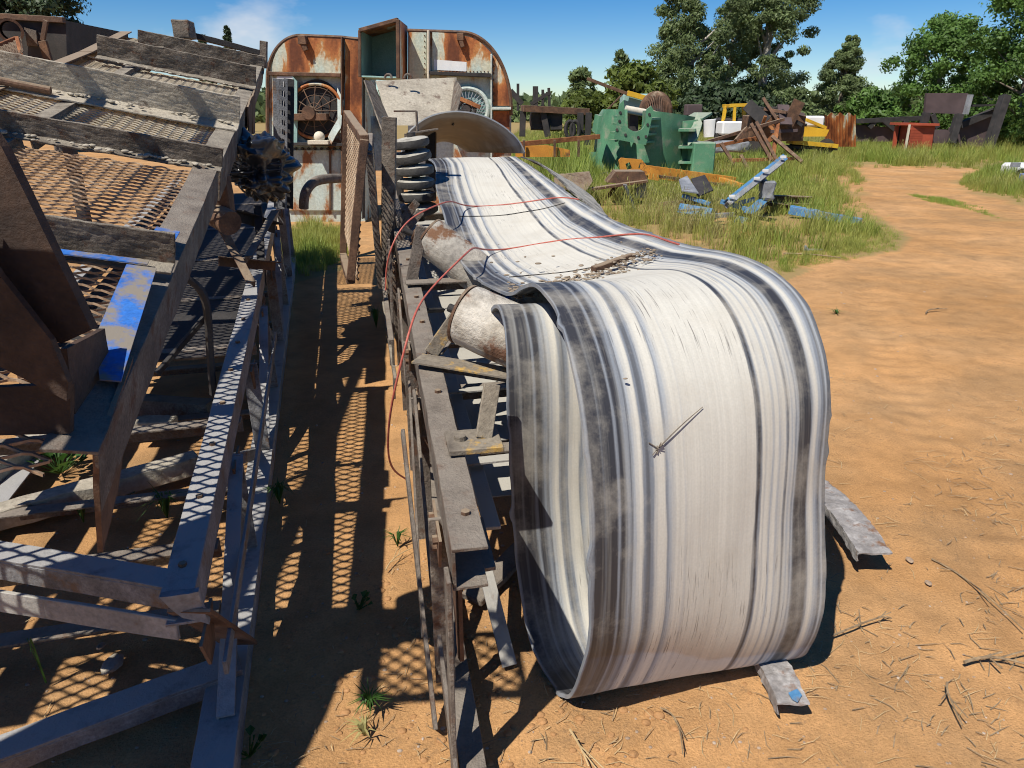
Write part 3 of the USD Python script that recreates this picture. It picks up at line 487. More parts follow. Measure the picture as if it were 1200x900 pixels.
t.part('frame', MB().bar(C(3.3, -.46, .55), C(3.15, -.48, 1.45), .045, .04, CA).bar(C(3.15, -.48, 1.45), C(4.4, -.46, 1.52), .04, .04).bar(C(4.4, -.46, .6), C(4.4, -.46, 1.52), .04, .04, CA), 'dusty_steel')
t.part('mesh', expanded(MB(), C(3.3, -.465, .58), CA, V(0, 0, 1), 1.05, .88, .10, .04), 'dust_mesh')
t = Thing('hand_rail', 'thin dusty brackets and bars hanging along the left of the belt conveyor', 'rail', C(2.2, -.45, .1))
for u in (2.3, 2.55, 2.9, 3.2): t.part('hanger', MB().bar(C(u, -.42 - .03 * (u % .5), .12), C(u + .05, -.40, 1.0), .014, .04, CA), 'dusty_steel')
t.part('rail', MB().bar(C(2.0, -.43, .56), C(4.2, -.45, .66), .03, .03), 'dusty_steel'); t.part('rail', MB().bar(C(2.1, -.42, .30), C(3.6, -.45, .36), .02, .04), 'crusted_steel')

# ------------------------------------------------------------------ the belt
LE = [(4.45, .00, 1.33), (4.25, .02, 1.30), (3.7, -.02, 1.20), (2.9, -.05, 1.09), (2.0, -.06, .99), (1.4, -.035, .995), (1.0, .0, 1.03), (.75, .0, 1.10), (.45, .0, 1.19), (.165, .0, 1.158), (-.065, .0, 1.0), (-.17, .0, .77), (-.21, .0, .546), (-.185, .0, .33), (-.083, .0, .13),
      (.02, -.01, .022), (.16, -.05, .03), (.27, -.075, .16), (.325, -.09, .36), (.345, -.10, .62), (.36, -.10, .86), (.42, -.10, 1.03), (.52, -.10, 1.105), (.70, -.10, 1.07), (1.0, -.06, .95), (1.6, -.02, .90)]
RE = [(4.85, .80, 1.31), (4.4, .79, 1.29), (3.6, .78, 1.24), (2.7, .78, 1.18), (1.9, .78, 1.15), (1.35, .78, 1.17), (1.0, .78, 1.19), (.72, .78, 1.215), (.42, .78, 1.205), (.20, .78, 1.13), (.07, .78, .965), (.03, .775, .82), (-.01, .770, .62), (-.065, .778, .38), (-.07, .78, .19),
      (.03, .78, .022), (.16, .76, .03), (.27, .74, .16), (.325, .72, .36), (.345, .70, .62), (.36, .70, .86), (.42, .70, 1.03), (.52, .70, 1.115), (.70, .70, 1.09), (1.0, .70, 1.05), (1.6, .72, 1.0)]
def spline(P, n, k=None):
    P = np.asarray(P, float); s = np.r_[0, np.cumsum(np.linalg.norm(np.diff(P, axis=0), axis=1))] if k is None else k
    return CubicSpline(s, P, bc_type='natural')(np.linspace(0, s[-1], n)), np.linspace(0, s[-1], n)
def belt_strip(L, R, n, nv, sag, th=.012):
    mid = (np.asarray(L) + np.asarray(R)) / 2; s = np.r_[0, np.cumsum(np.linalg.norm(np.diff(mid, axis=0), axis=1))]
    a, ss = spline(L, n, s); b, _ = spline(R, n, s); q = np.linspace(0, 1, nv)
    g = a[:, None] * (1 - q)[None, :, None] + b[:, None] * q[None, :, None]
    g[..., 2] -= sag(ss, q)
    jit = (meshkit.fbm(np.c_[ss * 7, 0 * ss, 0 * ss + 4], 4, 9) - .5) * .011 + np.minimum(meshkit.noise(np.c_[ss * 16, 0 * ss, 0 * ss + 9]) - .22, 0) * .05; g[:, 0] += jit[:, None] * CB; g[:, -1] -= jit[::-1, None] * CB
    du = np.gradient(g, axis=0); dv = np.gradient(g, axis=1); nn = np.cross(du, dv); nn /= np.linalg.norm(nn, axis=2, keepdims=True)
    # gentle waviness of old rubber
    wv = (meshkit.fbm(np.stack([ss[:, None] * 1.6 + 0 * q, 2.4 * q[None] + 0 * ss[:, None], 0 * ss[:, None] + 0 * q], -1), 3, 2) - .5) * .022
    g = g + nn * wv[..., None]
    A = g.reshape(-1, 3); B = (g + nn * th).reshape(-1, 3)
    i, j = np.meshgrid(np.arange(n - 1), np.arange(nv - 1), indexing='ij')
    f = np.stack([i * nv + j, i * nv + j + 1, (i + 1) * nv + j + 1, (i + 1) * nv + j], -1).reshape(-1, 4)
    uv = np.stack([q[None] + 0 * ss[:, None], ss[:, None] + 0 * q[None]], -1).reshape(-1, 2)
    V_, F_, U_ = [A, B], [f, f[:, ::-1] + len(A)], [uv, uv]; o = 2 * len(A)
    rim = np.r_[np.arange(nv), np.arange(1, n) * nv + nv - 1, (n - 1) * nv + np.arange(nv - 2, -1, -1), np.arange(n - 2, 0, -1) * nv]
    k = len(rim); V_ += [A[rim], B[rim]]; U_ += [uv[rim], uv[rim]]; r = np.arange(k)
    F_.append(np.stack([o + r, o + (r + 1) % k, o + k + (r + 1) % k, o + k + r], -1)[:, ::-1])
    return np.vstack(V_), np.vstack([np.vstack([x[:, [0, 1, 2]], x[:, [0, 2, 3]]]) for x in F_]), np.vstack(U_)
toC = lambda P: [C(*p) for p in P]
def sag(s, q):
    k = np.clip(1 - np.abs(s - 2.2) / 2.2, 0, 1)[:, None]
    return k * .10 * (4 * q * (1 - q))[None] * 0.8
bv, bf, bu = belt_strip(toC(LE), toC(RE), 420, 60, sag)
bv[:, 2] = np.maximum(bv[:, 2], .004)
single('conveyor_belt', (bv, bf), 'belt_rubber', 'wide striped cream and black rubber belt folded in a loop at the near end', 'conveyor belt', smooth=True, uv=bu)
# arched belt end at the far end of the run
ang = np.linspace(math.pi * 1.0, math.pi * .02, 60); u0 = 5.2
arc = lambda u, k: [C(u, .29 + .56 * math.cos(a) * k + .08 * (1 - math.sin(a)), 1.27 + .42 * math.sin(a) * k) for a in ang]
a1, a2 = np.array(arc(5.0, 1.0)), np.array(arc(6.3, .30))
av, af, au = belt_strip(a1[::3], a2[::3], 90, 20, lambda s, q: 0 * s[:, None] * q)
au[:, 0] = .825 + .085 * au[:, 0]
single('belt_flap', (av, af), 'belt_rubber', 'arched grey belt end standing like a tunnel before the grey chute', 'belt', smooth=True, uv=au)
av, af, au = belt_strip([C(4.6, .80, 1.33), C(3.9, .82, 1.30), C(3.2, .84, 1.20), C(2.6, .84, 1.13)], [C(4.9, 1.02, 1.24), C(4.1, 1.16, 1.12), C(3.3, 1.12, 1.04), C(2.6, 1.0, .98)], 60, 12, lambda s, q: 0 * s[:, None] * q)
single('rubber_skirt', (av, af), 'rubber_disc', 'dark rubber skirt strip lying along the right edge of the belt', 'rubber strip', smooth=True, uv=au)
# crumbs and dirt caught in the crease, a stick, a blue sheet, red cables
g = np.random.default_rng(5); mb = MB()
for k in range(420):
    q = g.uniform(0, 1) ** 1.3; p = C(g.normal(.94, .05) + (.5 * g.normal() if g.uniform() < .12 else 0) + .16 * q, .02 + .62 * q, 1.045 + .12 * q - .015 * (1 - (2 * q - 1) ** 2) + abs(g.normal(0, .008))); r = g.uniform(.002, .008)
    m = trimesh.creation.icosphere(subdivisions=1); mb.add(p + m.vertices * V(r * g.uniform(.8, 2.2), r * g.uniform(.8, 1.5), r * .6), m.faces)
mb.rough(.002, 60); single('belt_dirt', mb, 'belt_dirt', 'line of dry dirt crumbs caught in the crease of the belt', 'dirt', kind='stuff')
single('belt_scraper', MB().bar(C(1.03, .36, 1.118), C(1.12, .56, 1.146), .03, .02).rough(.006, 14, .03), 'rust_brown', 'broken brown lump of steel on the crease of the belt', 'scrap')
single('blue_sheet', MB().plate([C(1.18, -.09, .93), C(1.02, -.06, .985), C(.93, .03, 1.0), C(1.30, .06, .99)], .004), 'blue_paint', 'scrap of bright blue sheet between roller and belt', 'sheet')
def stick(p, q, r, bend, side=None, n=8, r1=.5):
    p, q = np.asarray(p, float), np.asarray(q, float); s = np.linspace(0, 1, n)
    return np.array([p + (q - p) * x + np.asarray(bend, float) * math.sin(math.pi * x) for x in s]), r * (1 - (1 - r1) * s)
def on_front(px, py, off=.006):
    x, u = px - 600.0, 450.0 - py; d = unit(V(x, FOC * CP + u * SP, -FOC * SP + u * CP)); o = V(0, 0, EYE)
    rel = bv[:len(bv)] - o; tt_ = rel @ d; dist = np.linalg.norm(rel - tt_[:, None] * d, axis=1); near = np.where(dist < max(.02, dist.min() + .012))[0]; k = near[np.argmin(tt_[near])]
    return bv[k] - d * off
p, r = stick(on_front(776, 529), on_front(831, 476), .0019, (0, -.002, .006)); mb = MB().tube(p, r, 6)
for k in range(12): a = on_front(778, 529); mb.tube([a, a + V(*g.normal(0, .011, 3))], .0016, 4)
single('twig', mb, 'bark', 'grey twig with a tuft stuck to the front of the belt loop', 'twig')
def cable(pts, r, label, name='cable', m='red_cable'):
    p, _ = spline(pts, 120); return single(name, MB().tube(p, r, 8), m, label, 'cable')
def hug(px, py): return on_front(px, py, .010)
cable([at(477, 562, y=2.9), at(460, 548, y=2.75), at(455, 510, y=2.6), at(463, 455, y=2.5), at(478, 395, y=2.55), at(500, 345, y=2.8), at(535, 308, y=3.0)] + [hug(*q) for q in ((600, 287), (650, 279), (700, 274), (750, 270), (785, 273))] + [hug(796, 280)], .0045, 'red cable draped over the belt and hanging down to the ground')
cable([at(452, 340, y=3.9), at(453, 315, y=3.9), at(459, 290, y=3.9), at(480, 258, y=4.0), at(506, 243, y=4.1)] + [hug(*q) for q in ((560, 239), (610, 234), (650, 229), (676, 228))], .0045, 'red cable crossing the far part of the belt')
for a, b, lab in (((540, 250), (660, 235), 'thin grey wire lying across the far belt'), ((596, 320), (765, 291), 'thin dark wire lying across the belt before the crease')):
    pts = [hug(a[0] + (b[0] - a[0]) * x, a[1] + (b[1] - a[1]) * x + 5 * math.sin(3.14 * x)) for x in np.linspace(0, 1, 6)]; cable(pts, .0025, lab, 'wire', 'dark_steel')
# loading chute behind the belt
t = Thing('loading_chute', 'concrete grey steel loading chute at the far end of the belt', 'chute', C(6.4, .3, .9))
q = [at(440, 93, y=7.6), at(535, 92, y=8.0), at(526, 146, y=7.3), at(456, 148, y=7.1)]
t.part('back_plate', MB().plate(q, .012, V(0, 1, 0)).rough(.006, 3, .15), 'caked_plate')
t.part('side_plate', MB().plate([at(440, 93, y=7.6), at(456, 148, y=7.1), at(452, 152, y=6.6), at(424, 96, y=7.3)], .012).rough(.004, 3, .15), 'crusted_steel')
t.part('side_plate', MB().plate([at(535, 92, y=8.0), at(526, 146, y=7.3), at(533, 148, y=7.1), at(541, 104, y=7.4)], .012), 'crusted_steel')
t.part('skirt', MB().plate([at(434, 136, y=6.8), at(452, 136, y=7.0), at(456, 200, y=6.9), at(438, 200, y=6.7)], .012, V(0, 1, 0)), 'caked_plate')
for p in (455, 478): t.part('lifting_eye', MB().tube([at(p + 4 * math.cos(a), 92 - 5 * math.sin(a), y=7.55) for a in np.linspace(0, math.pi, 9)], .012, 8), 'dusty_steel')
t.part('leg', MB().bar(at(505, 235, y=7.4), at(505, 150, y=7.4), .1, .1, V(0, 1, 0)), 'dark_steel')
t.part('leg', MB().bar(C(6.3, -.2, 0), C(6.3, -.2, 1.3), .1, .1, V(0, 1, 0)), 'dark_steel')

# ------------------------------------------------------------------ left conveyor truss
LO, LA, LB = V(-.82, 1.52, 0), V(-.252, .968, 0), V(.968, .252, 0)
def L(u, v, z): return LO + LA * u + LB * v + V(0, 0, z)
def ltop(u): return .54 + .064 * u
t = Thing('lattice_truss', 'grey steel lattice truss lying under the tilted walkway sections', 'conveyor truss', L(0, -.5, 0))
mb = MB().channel(L(0, .0, ltop(0)), L(7.2, 0, ltop(7.2)), .10, .085, .009, side=-1); t.part('top_chord', mb.rough(.0035, 8, .12, 6), 'grey_rail')
mb = MB().angle(L(-.75, .05, .085), L(7.2, .05, .085), .11, .075, .008, side=-1); t.part('bottom_chord', mb.rough(.003, 8, .12, 7), 'grey_rail')
t.part('top_chord', MB().channel(L(0, -1.15, ltop(0)), L(7.2, -1.15, ltop(7.2)), .10, .085, .009, side=1), 'grey_rail')
t.part('bottom_chord', MB().angle(L(0, -1.15, .085), L(7.2, -1.15, .085), .09, .075, .008), 'grey_rail')
lus = [.02, .9, 1.8, 2.7, 3.7, 4.8, 6.0, 7.1]
for k, u in enumerate(lus):
    t.part('post', MB().bar(L(u, .004, .09), L(u, -.004, ltop(u) - .1), .07, .012, LA) if k else MB().bar(L(.0, -.02, .49), L(.30, .03, .12), .11, .012, (0, .6, .8)).rough(.003, 8, .1), 'grey_rail' if k else 'rust_brown', None if k else 'rusty end post of the truss')
    if k < len(lus) - 1:
        a, b = (u, lus[k + 1]) if k % 2 == 0 else (lus[k + 1], u)
        t.part('brace', MB().angle(L(a, -.012, .10), L(b, -.012, ltop(b) - .10), .05, .05, .007), 'grey_rail')
        t.part('node_plate', MB().plate([L(u - .10, .006, ltop(u) - .11), L(u + .10, .006, ltop(u) - .11), L(u + .04, .006, ltop(u) - .22), L(u - .04, .006, ltop(u) - .22)], .008, LB), 'rust_brown')
        t.part('cross_member', MB().angle(L(u + .45, -1.14, ltop(u) - .13), L(u + .45, -.01, ltop(u) - .13), .07, .07, .008), 'dusty_steel')
        t.part('lower_cross_member', MB().angle(L(u + .55, -1.14, .10), L(u + .55, -.06, .10), .07, .06, .008), 'dusty_steel')
t.part('shade_sheet', MB().plate([L(2.1, -1.1, ltop(2.1) - .16), L(2.1, -.06, ltop(2.1) - .16), L(7.1, -.06, ltop(7.1) - .16), L(7.1, -1.1, ltop(7.1) - .16)], .006, V(0, 0, -1)), 'dark_steel')  # added dark sheet, standing in for the shade seen through the mesh
for u in np.arange(.12, 3.2, .34): t.part('bolt', MB().cyl(L(u, -.045, ltop(u) + .010), L(u, -.045, ltop(u) - .004), .011, 6), 'rust_brown')
t.part('tie_bar', MB().bar(L(-.02, .045, .30), L(3.0, .04, .34), .012, .045), 'grey_rail')
t.part('end_rail', MB().angle(L(.03, -.06, ltop(0) + .002), at(-90, 640, z=.60), .075, .07, .009, side=1).rough(.004, 8, .1), 'grey_rail', 'dusty cross rail at the near end')
t.part('end_rail', MB().bar(L(.02, -.06, ltop(0) - .12), at(-90, 690, z=.46), .012, .07).rough(.004, 8, .1), 'pan_plate', 'pale lower cross rail at the near end')
t.part('corner_plate', MB().plate([L(-.005, -.08, ltop(0) + .004), L(-.005, .01, ltop(0) + .004), L(-.005, .02, ltop(0) - .10), L(-.005, -.04, ltop(0) - .07)], .02).rough(.012, 12, .03), 'galvanised', 'torn bright edge at the rail end')
# things under and beside it
t = Thing('wrapped_roller', 'bundle wrapped in shiny black plastic under the right edge of the walkway', 'bundle', at(305, 232, y=5.0))
m = trimesh.creation.icosphere(subdivisions=5); c = at(304, 198, y=5.2); v = m.vertices * V(.15, .30, .20)
v += m.vertices * V(1, 1.4, 1) * ((meshkit.fbm(m.vertices * 1.6, 2, 3) - .5) * .26 + np.abs(meshkit.noise(m.vertices * V(3.2, 2.4, 5.2), 8) - .5) * .11 + np.abs(meshkit.noise(m.vertices * V(6, 4, 8.2), 18) - .5) * .05)[:, None]
mb = MB().add(v + c, m.faces); t.part('plastic_wrap', mb, 'black_plastic', smooth=True)
t.part('binding', MB().tube([c + V(.16 * math.cos(a), -.02 + .04 * math.sin(3 * a), .21 * math.sin(a)) for a in np.linspace(0, 6.2832, 30)], .008, 6, False), 'dusty_steel')
v0 = at(268, 262, y=4.1)
t = Thing('bearing_block', 'rusty square bearing block hanging below the walkway corner', 'bearing', v0)
t.part('plate', MB().block(at(257, 228, y=4.2), (.065, .05, .11), ch=.008).rough(.004, 12, .05), 'rust_brown')
t.part('housing', MB().cyl(at(250, 250, y=4.2), at(270, 262, y=4.1), .07, 20).rough(.004, 12, .04), 'rust_brown')
t = Thing('hose', 'thick grey hose curving out of the pale fan casing by the weeds', 'hose', at(360, 235, y=8.5))
pts = [at(x, y, y=yy) for x, y, yy in ((356, 244, 8.4), (358, 226, 8.4), (366, 215, 8.5), (380, 210, 8.7), (408, 209, 9.2))]; t.part('tube', MB().tube(spline(pts, 40)[0], .055, 14), 'dusty_steel')
t.part('collar', MB().cyl(at(404, 209, y=9.1), at(411, 209, y=9.25), .075, 18), 'rust_brown')
t = Thing('perforated_post', 'upright pierced steel channel between walkway and pale fan', 'post', at(329, 250, y=6.0))
mb = MB(); q = [at(324, 92, y=6.0), at(337, 92, y=6.0), at(336, 245, y=6.0), at(325, 245, y=6.0)]
holes = []
for k in range(14):
    a = (k + .5) / 14; c = (q[0] + q[1]) / 2 * (1 - a) + (q[2] + q[3]) / 2 * a; holes.append([c + V(-.022, 0, .03), c + V(.022, 0, .012), c + V(.022, 0, -.03), c + V(-.022, 0, -.012)])
t.part('web', mb.plate(q, .008, V(0, 1, 0), holes), 'grey_rail'); t.part('flange', MB().bar(q[0] + V(0, .04, 0), q[3] + V(0, .04, 0), .008, .08, V(1, 0, 0)), 'grey_rail')
t.part('flange', MB().bar(q[1] + V(0, .04, 0), q[2] + V(0, .04, 0), .008, .08, V(1, 0, 0)), 'dark_steel')
gq = np.random.default_rng(17)
for k, (a, b, y0, y1, w, lab) in enumerate([((262, 262), (300, 330), 4.3, 4.0, .05, 'thin leaning flat bar below the bearing block'), ((276, 246), (322, 262), 4.8, 5.2, .07, 'short dark girder stub beside the black bundle'), ((286, 300), (318, 246), 4.2, 5.0, .05, 'slanting dusty bar under the black bundle'), ((256, 300), (322, 306), 4.2, 4.6, .06, 'level dusty bar between walkway and aisle'), ((306, 240), (312, 330), 5.0, 4.6, .05, 'upright dusty bar at the edge of the aisle')]):
    single('loose_bar', MB().angle(at(*a, y=y0), at(*b, y=y1), w, w, .008).rough(.004, 9, .06, k), ('rust_brown', 'dark_steel', 'dusty_steel')[k % 3], lab, 'steel bar')
t = Thing('hanger_bar', 'bent dark flat bar hanging below the blue ended walkway beam', 'steel bar', at(248, 460, y=2.9))
t.part('bar', MB().tube(spline([at(212, 322, y=2.75), at(232, 336, y=2.8), at(243, 366, y=2.85), at(246, 410, y=2.9), at(250, 462, y=2.95)], 20)[0], .016, 6), 'dark_steel')
t.part('strut', MB().bar(at(240, 372, y=2.9), at(184, 438, y=2.75), .03, .02), 'dark_steel')

# ------------------------------------------------------------------ tilted walkway sections
def E(y):
    return V(-.89 - .2488 * (y - 1.37), y, np.interp(y, [.3, 1.37, 2.25, 3.8, 4.75, 6.4, 7.9], [.86, 1.0, 1.22, 1.43, 1.61, 1.87, 2.16]))
Wd = unit(V(-.97, -.24, .19))
def K(y, w, n=0.0):
    """Walkway frame: y along, w towards the left edge, n out of the deck."""
    ax = unit(E(y + .2) - E(y - .2)); return E(y) + Wd * w + unit(np.cross(ax, -Wd)) * n * np.sign(np.cross(ax, -Wd)[2])
secs = [(1.28, 3.72, 'near rusty tilted walkway section with a blue painted beam end', 'rust_mesh'), (3.82, 6.40, 'middle tilted walkway section with a broad pale kick plate', 'dust_mesh'), (6.42, 7.85, 'far tilted walkway section against the sky left of the fans', 'dust_mesh')]
for k, (y0, y1, lab, mm) in enumerate(secs):
    t = Thing('walkway_section', lab, 'walkway', E((y0 + y1) / 2) - V(0, 0, .2), group=None)
    lo = max(y0, 1.37)
    # side beam: top flange and deep web facing the truss
    t.part('side_beam', MB().angle(K(lo, .0, .02), K(y1, .0, .02), .11, .17 if k == 0 else .20, .009, up=K(2, 0, 1) - K(2, 0, 0), side=-1).rough(.004, 7, .1, k), 'crusted_steel' if k else 'dusty_steel')
    t.part('stringer', MB().angle(K(y0, .86, .02), K(y1, .86, .02), .09, .10, .009, side=-1).rough(.003, 7, .2, k), 'crusted_steel')
    t.part('side_beam', MB().angle(K(y0, 1.30, .02), K(y1, 1.30, .02), .10, .15, .009, side=1), 'rust_brown')
    P0, P1 = K(y0 + .05, .09, -.012), K(y1 - .05, .09, -.012); ax = unit(P1 - P0)
    t.part('mesh_deck', expanded(MB(), P0, Wd, ax, 1.16, np.linalg.norm(P1 - P0), .115, .050, .0115 if k == 0 else .0150, .006), mm, smooth=False)
def cross(tk, y, w0, w1, h, fl, m, lab=None, n=0.0, amp=.0035, lean=.30):
    a, b = K(y, w0, n), K(y, w1, n); up = V(0, -lean, 1)
    mb = MB().bar(a, b, .012, h, up, (0, h / 2)).bar(a, b, fl, .01, up, (-fl / 2 if np.cross(b - a, up)[1] > 0 else fl / 2, .005)); mb.rough(amp, 9, .028, int(y * 10)); mb.rough(.0035, 62, None, int(y * 10) + 3)
    tk.part('cross_beam', mb, m, lab)
T = [None] * 3
class _Ref:
    def __init__(s, p): s.path, s.base = p, BASE[p]
    part = Thing.part
for k in range(3): T[k] = _Ref('/World/walkway_section' + ('' if k == 0 else f'_{k:03d}'))
cross(T[0], 2.32, -.02, .95, .115, .07, 'crusted_steel', 'pitted grey cross beam', n=.0)
cross(T[0], 3.70, -.02, 1.5, .105, .06, 'crusted_steel', 'rough brown cross beam', n=.02, amp=.005)
cross(T[1], 4.72, -.02, 1.45, .17, .14, 'caked_plate', 'broad pale kick plate', n=.02, amp=.004)
cross(T[1], 6.22, -.02, 1.12, .16, .08, 'crusted_steel', None, n=.04, amp=.009)
cross(T[2], 7.5, -.02, 1.08, .15, .08, 'crusted_steel', None, n=-.03, amp=.009)
gl = np.random.default_rng(23)
for tk, y, w1, hh in ((T[0], 3.70, 1.2, .0), (T[1], 4.72, 1.2, .0), (T[1], 6.22, 1.0, .0)):
    mb = MB()
    for k in range(60):
        w = gl.uniform(.02, w1); c = K(y - .03 - abs(gl.normal(0, .03)), w, .035); r = gl.uniform(.003, .012); mm_ = trimesh.creation.icosphere(subdivisions=1); mb.add(c + mm_.vertices * V(r * 1.6, r * 1.2, r * .7), mm_.faces)
    tk.part('dirt_crumbs', mb, 'caked_plate', smooth=True, kind='stuff')
T[1].part('pipe_stub', MB().cyl(K(4.6, 1.35, .05), K(4.6, .98, .045), .022, 12).rough(.003, 12, .05), 'rust_brown')
T[2].part('upstand', MB().block(K(7.7, .72, .17), (.08, .08, .08), ch=.01).rough(.012, 10, .05), 'crusted_steel', 'crusted lump on the top rail')
T[2].part('top_rail', MB().bar(K(7.8, .72, .13), K(7.9, .05, .08), .10, .05).rough(.006, 8, .1), 'dark_steel')
T[2].part('end_post', MB().bar(at(309, 80, y=8.0), at(309, 48, y=8.0), .07, .05, V(0, 1, 0)).rough(.003, 8, .1), 'crusted_steel')
for y in (5.4, 5.75): T[1].part('end_plate', MB().plate([K(y, -.02, .02), K(y + .45, -.02, .03), K(y + .3, -.04, -.28), K(y + .1, -.04, -.25)], .012).rough(.006, 8, .08), 'rust_brown')
T[0].part('painted_flange', MB().plate([K(1.62, .004, .026), K(1.62, .05, .026), K(1.80, .10, .026), K(2.22, .105, .026), K(2.22, .02, .026)], .004).plate([K(2.24, .05, .024), K(2.24, .34, .024), K(2.275, .34, .024), K(2.275, .05, .024)], .004), 'blue_paint', 'worn bright blue paint on the near beam end')
T[0].part('painted_flange', MB().plate([K(2.44, .01, .026), K(2.44, .09, .026), K(2.62, .09, .026), K(2.60, .01, .026)], .004), 'blue_paint', 'small worn blue patch higher on the beam')
T[0].part('hook_plate', MB().plate([K(1.37, .0, .01), K(1.75, .0, .01), K(1.52, -.0, -.22), K(1.36, -.0, -.26)], .012).rough(.003, 8, .06), 'rust_brown')
# overhead rails of the same frame, above and left of the view, whose bars shade the beams
gA0, gA1, gB0, gB1 = V(-2.36, 4.6, 2.74), V(-1.92, 1.0, 2.25), V(-2.90, 4.5, 2.78), V(-2.46, 1.0, 2.30)
T[0].part('hand_rail', MB().bar(gA0, gA1, .07, .05), 'rust_brown'); T[0].part('hand_rail', MB().bar(gB0, gB1, .07, .05), 'rust_brown')
for f_ in (.02, .97):
    a, b = gA0 + (gA1 - gA0) * f_, gB0 + (gB1 - gB0) * f_; T[0].part('rail_arm', MB().bar(a, b + V(-.3, 0, 0), .05, .05), 'rust_brown'); T[0].part('rail_post', MB().bar(b + V(-.3, 0, 0), V(b[0] - .35, b[1], 0), .06, .06, V(0, 1, 0)), 'rust_brown')
# bent brown leg close to the camera
def P3(l, y): return [at(a, b, y=y) for a, b in l]
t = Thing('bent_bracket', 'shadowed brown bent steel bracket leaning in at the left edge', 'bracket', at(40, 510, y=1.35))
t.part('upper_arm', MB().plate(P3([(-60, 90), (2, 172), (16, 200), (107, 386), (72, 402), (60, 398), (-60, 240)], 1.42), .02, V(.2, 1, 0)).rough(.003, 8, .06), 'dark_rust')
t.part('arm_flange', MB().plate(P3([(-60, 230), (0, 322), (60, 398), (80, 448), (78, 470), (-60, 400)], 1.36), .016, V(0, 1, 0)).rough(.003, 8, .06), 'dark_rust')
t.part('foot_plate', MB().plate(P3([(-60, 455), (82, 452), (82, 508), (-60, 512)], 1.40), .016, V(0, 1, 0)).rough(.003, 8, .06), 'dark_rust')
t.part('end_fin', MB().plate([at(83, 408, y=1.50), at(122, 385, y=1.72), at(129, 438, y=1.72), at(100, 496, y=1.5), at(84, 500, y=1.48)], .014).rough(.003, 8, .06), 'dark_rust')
# a shade plate on legs and a mesh strip, added out of view beyond the left edge; they shade the bracket and the ground below
t.part('shade_plate', MB().plate([V(-2.15, .62, 1.74), V(-1.95, .50, 1.72), V(-1.36, .50, 1.72), V(-1.30, 1.04, 1.78), V(-.98, 1.10, 1.80), V(-.94, 1.22, 1.84), V(-1.45, 1.24, 1.83), V(-1.75, 1.0, 1.78)], .012, V(0, 0, -1)), 'rust_brown')
MG0, MGX, MGY = V(-1.27, .76, 1.90), unit(V(1.0, .06, -.03)), unit(V(-.08, .9, -.06))
t.part('mesh_strip', expanded(MB(), MG0, MGX, MGY, .50, .28, .075, .062, .013, .005), 'rust_mesh', smooth=False)
e = [MG0, MG0 + MGX * .50, MG0 + MGX * .50 + MGY * .28, MG0 + MGY * .28]
t.part('mesh_frame', MB().bar(e[0], e[1], .03, .03).bar(e[1], e[2], .02, .02).bar(e[3], e[0], .05, .05).bar(e[2], e[3], .02, .03), 'rust_brown')
for x, y in ((-1.45, .66), (-2.5, .6), (-2.5, 1.1)): t.part('shade_plate_leg', MB().bar(V(x, y, 1.72), V(x, y, 0), .06, .06, V(0, 1, 0)), 'rust_brown')
# loose steel on the ground, left
single('loose_beam', MB().bar(at(-60, 622, z=.06), at(232, 541, z=.07), .10, .09).rough(.010, 9, .05), 'caked_plate', 'dust caked beam lying on the ground behind the near cross rail', 'beam')
single('loose_angle', MB().angle(at(-40, 905, z=.08), at(284, 784, z=.11), .10, .06, .01, side=-1).rough(.004, 8, .08), 'grey_rail', 'grey angle iron lying on the ground in the bottom left corner', 'angle iron')
single('concrete_lump', MB().bar(at(-50, 580, z=.10), at(42, 520, z=.10), .14, .13).rough(.025, 9, .04), 'caked_plate', 'lump of grey concrete below the shadowed brown bracket', 'concrete')
single('loose_beam', MB().bar(at(140, 472, z=.09), at(248, 480, z=.09), .10, .10).rough(.006, 8, .08), 'dusty_steel', 'short dark beam lying in the shade below the blue beam end', 'beam')
single('loose_plate', MB().bar(at(160, 500, z=.10), at(205, 500, z=.10), .09, .09).rough(.012, 9, .04), 'caked_plate', 'small pale block beside the short beam in the shade', 'block')
# steel strips sticking out under the belt
def strip(pts, w, label, m='strip_steel'):
    p, _ = spline(pts, 14); mb = MB()
    for a, b in zip(p[:-1], p[1:]): pass
    n = len(p); dirs = np.gradient(p, axis=0); v = []
    for q, d in zip(p, dirs):
        a, s, u = frame(q, q + d); v += [q - s * w / 2, q + s * w / 2, q + s * w / 2 + u * .006, q - s * w / 2 + u * .006, q + s * w / 2 - u * .035, q + s * w / 2 - s * .006 - u * .035]
    f = []
    for k in range(n - 1):
        o = k * 6; r = [3, 2, 4, 5, 1, 0]
        ring = [0, 3, 2, 4, 5, 1]
        for x in range(6): a, b = ring[x], ring[(x + 1) % 6]; f.append([o + a, o + b, o + 6 + b, o + 6 + a])
    mb.add(v, np.array(f)); mb.add(v[:6], [[0, 3, 2], [0, 2, 1], [1, 2, 4], [1, 4, 5]]); mb.add(v[-6:], [[0, 2, 3], [0, 1, 2], [1, 4, 2], [1, 5, 4]])
    mb.rough(.004, 14, .02); mb.rough(.006, 45); return single('steel_strip', mb, m, label, 'steel strip')
strip([at(925, 545, z=.05), at(965, 575, z=.09), at(1000, 612, z=.115), at(1026, 650, z=.10)], .13, 'grey steel strip with a ragged rusty end right of the belt loop')
strip([at(880, 730, z=.05), at(905, 775, z=.055), at(925, 815, z=.06), at(930, 826, z=.06)], .095, 'short steel strip with blue paint marks below the belt loop')
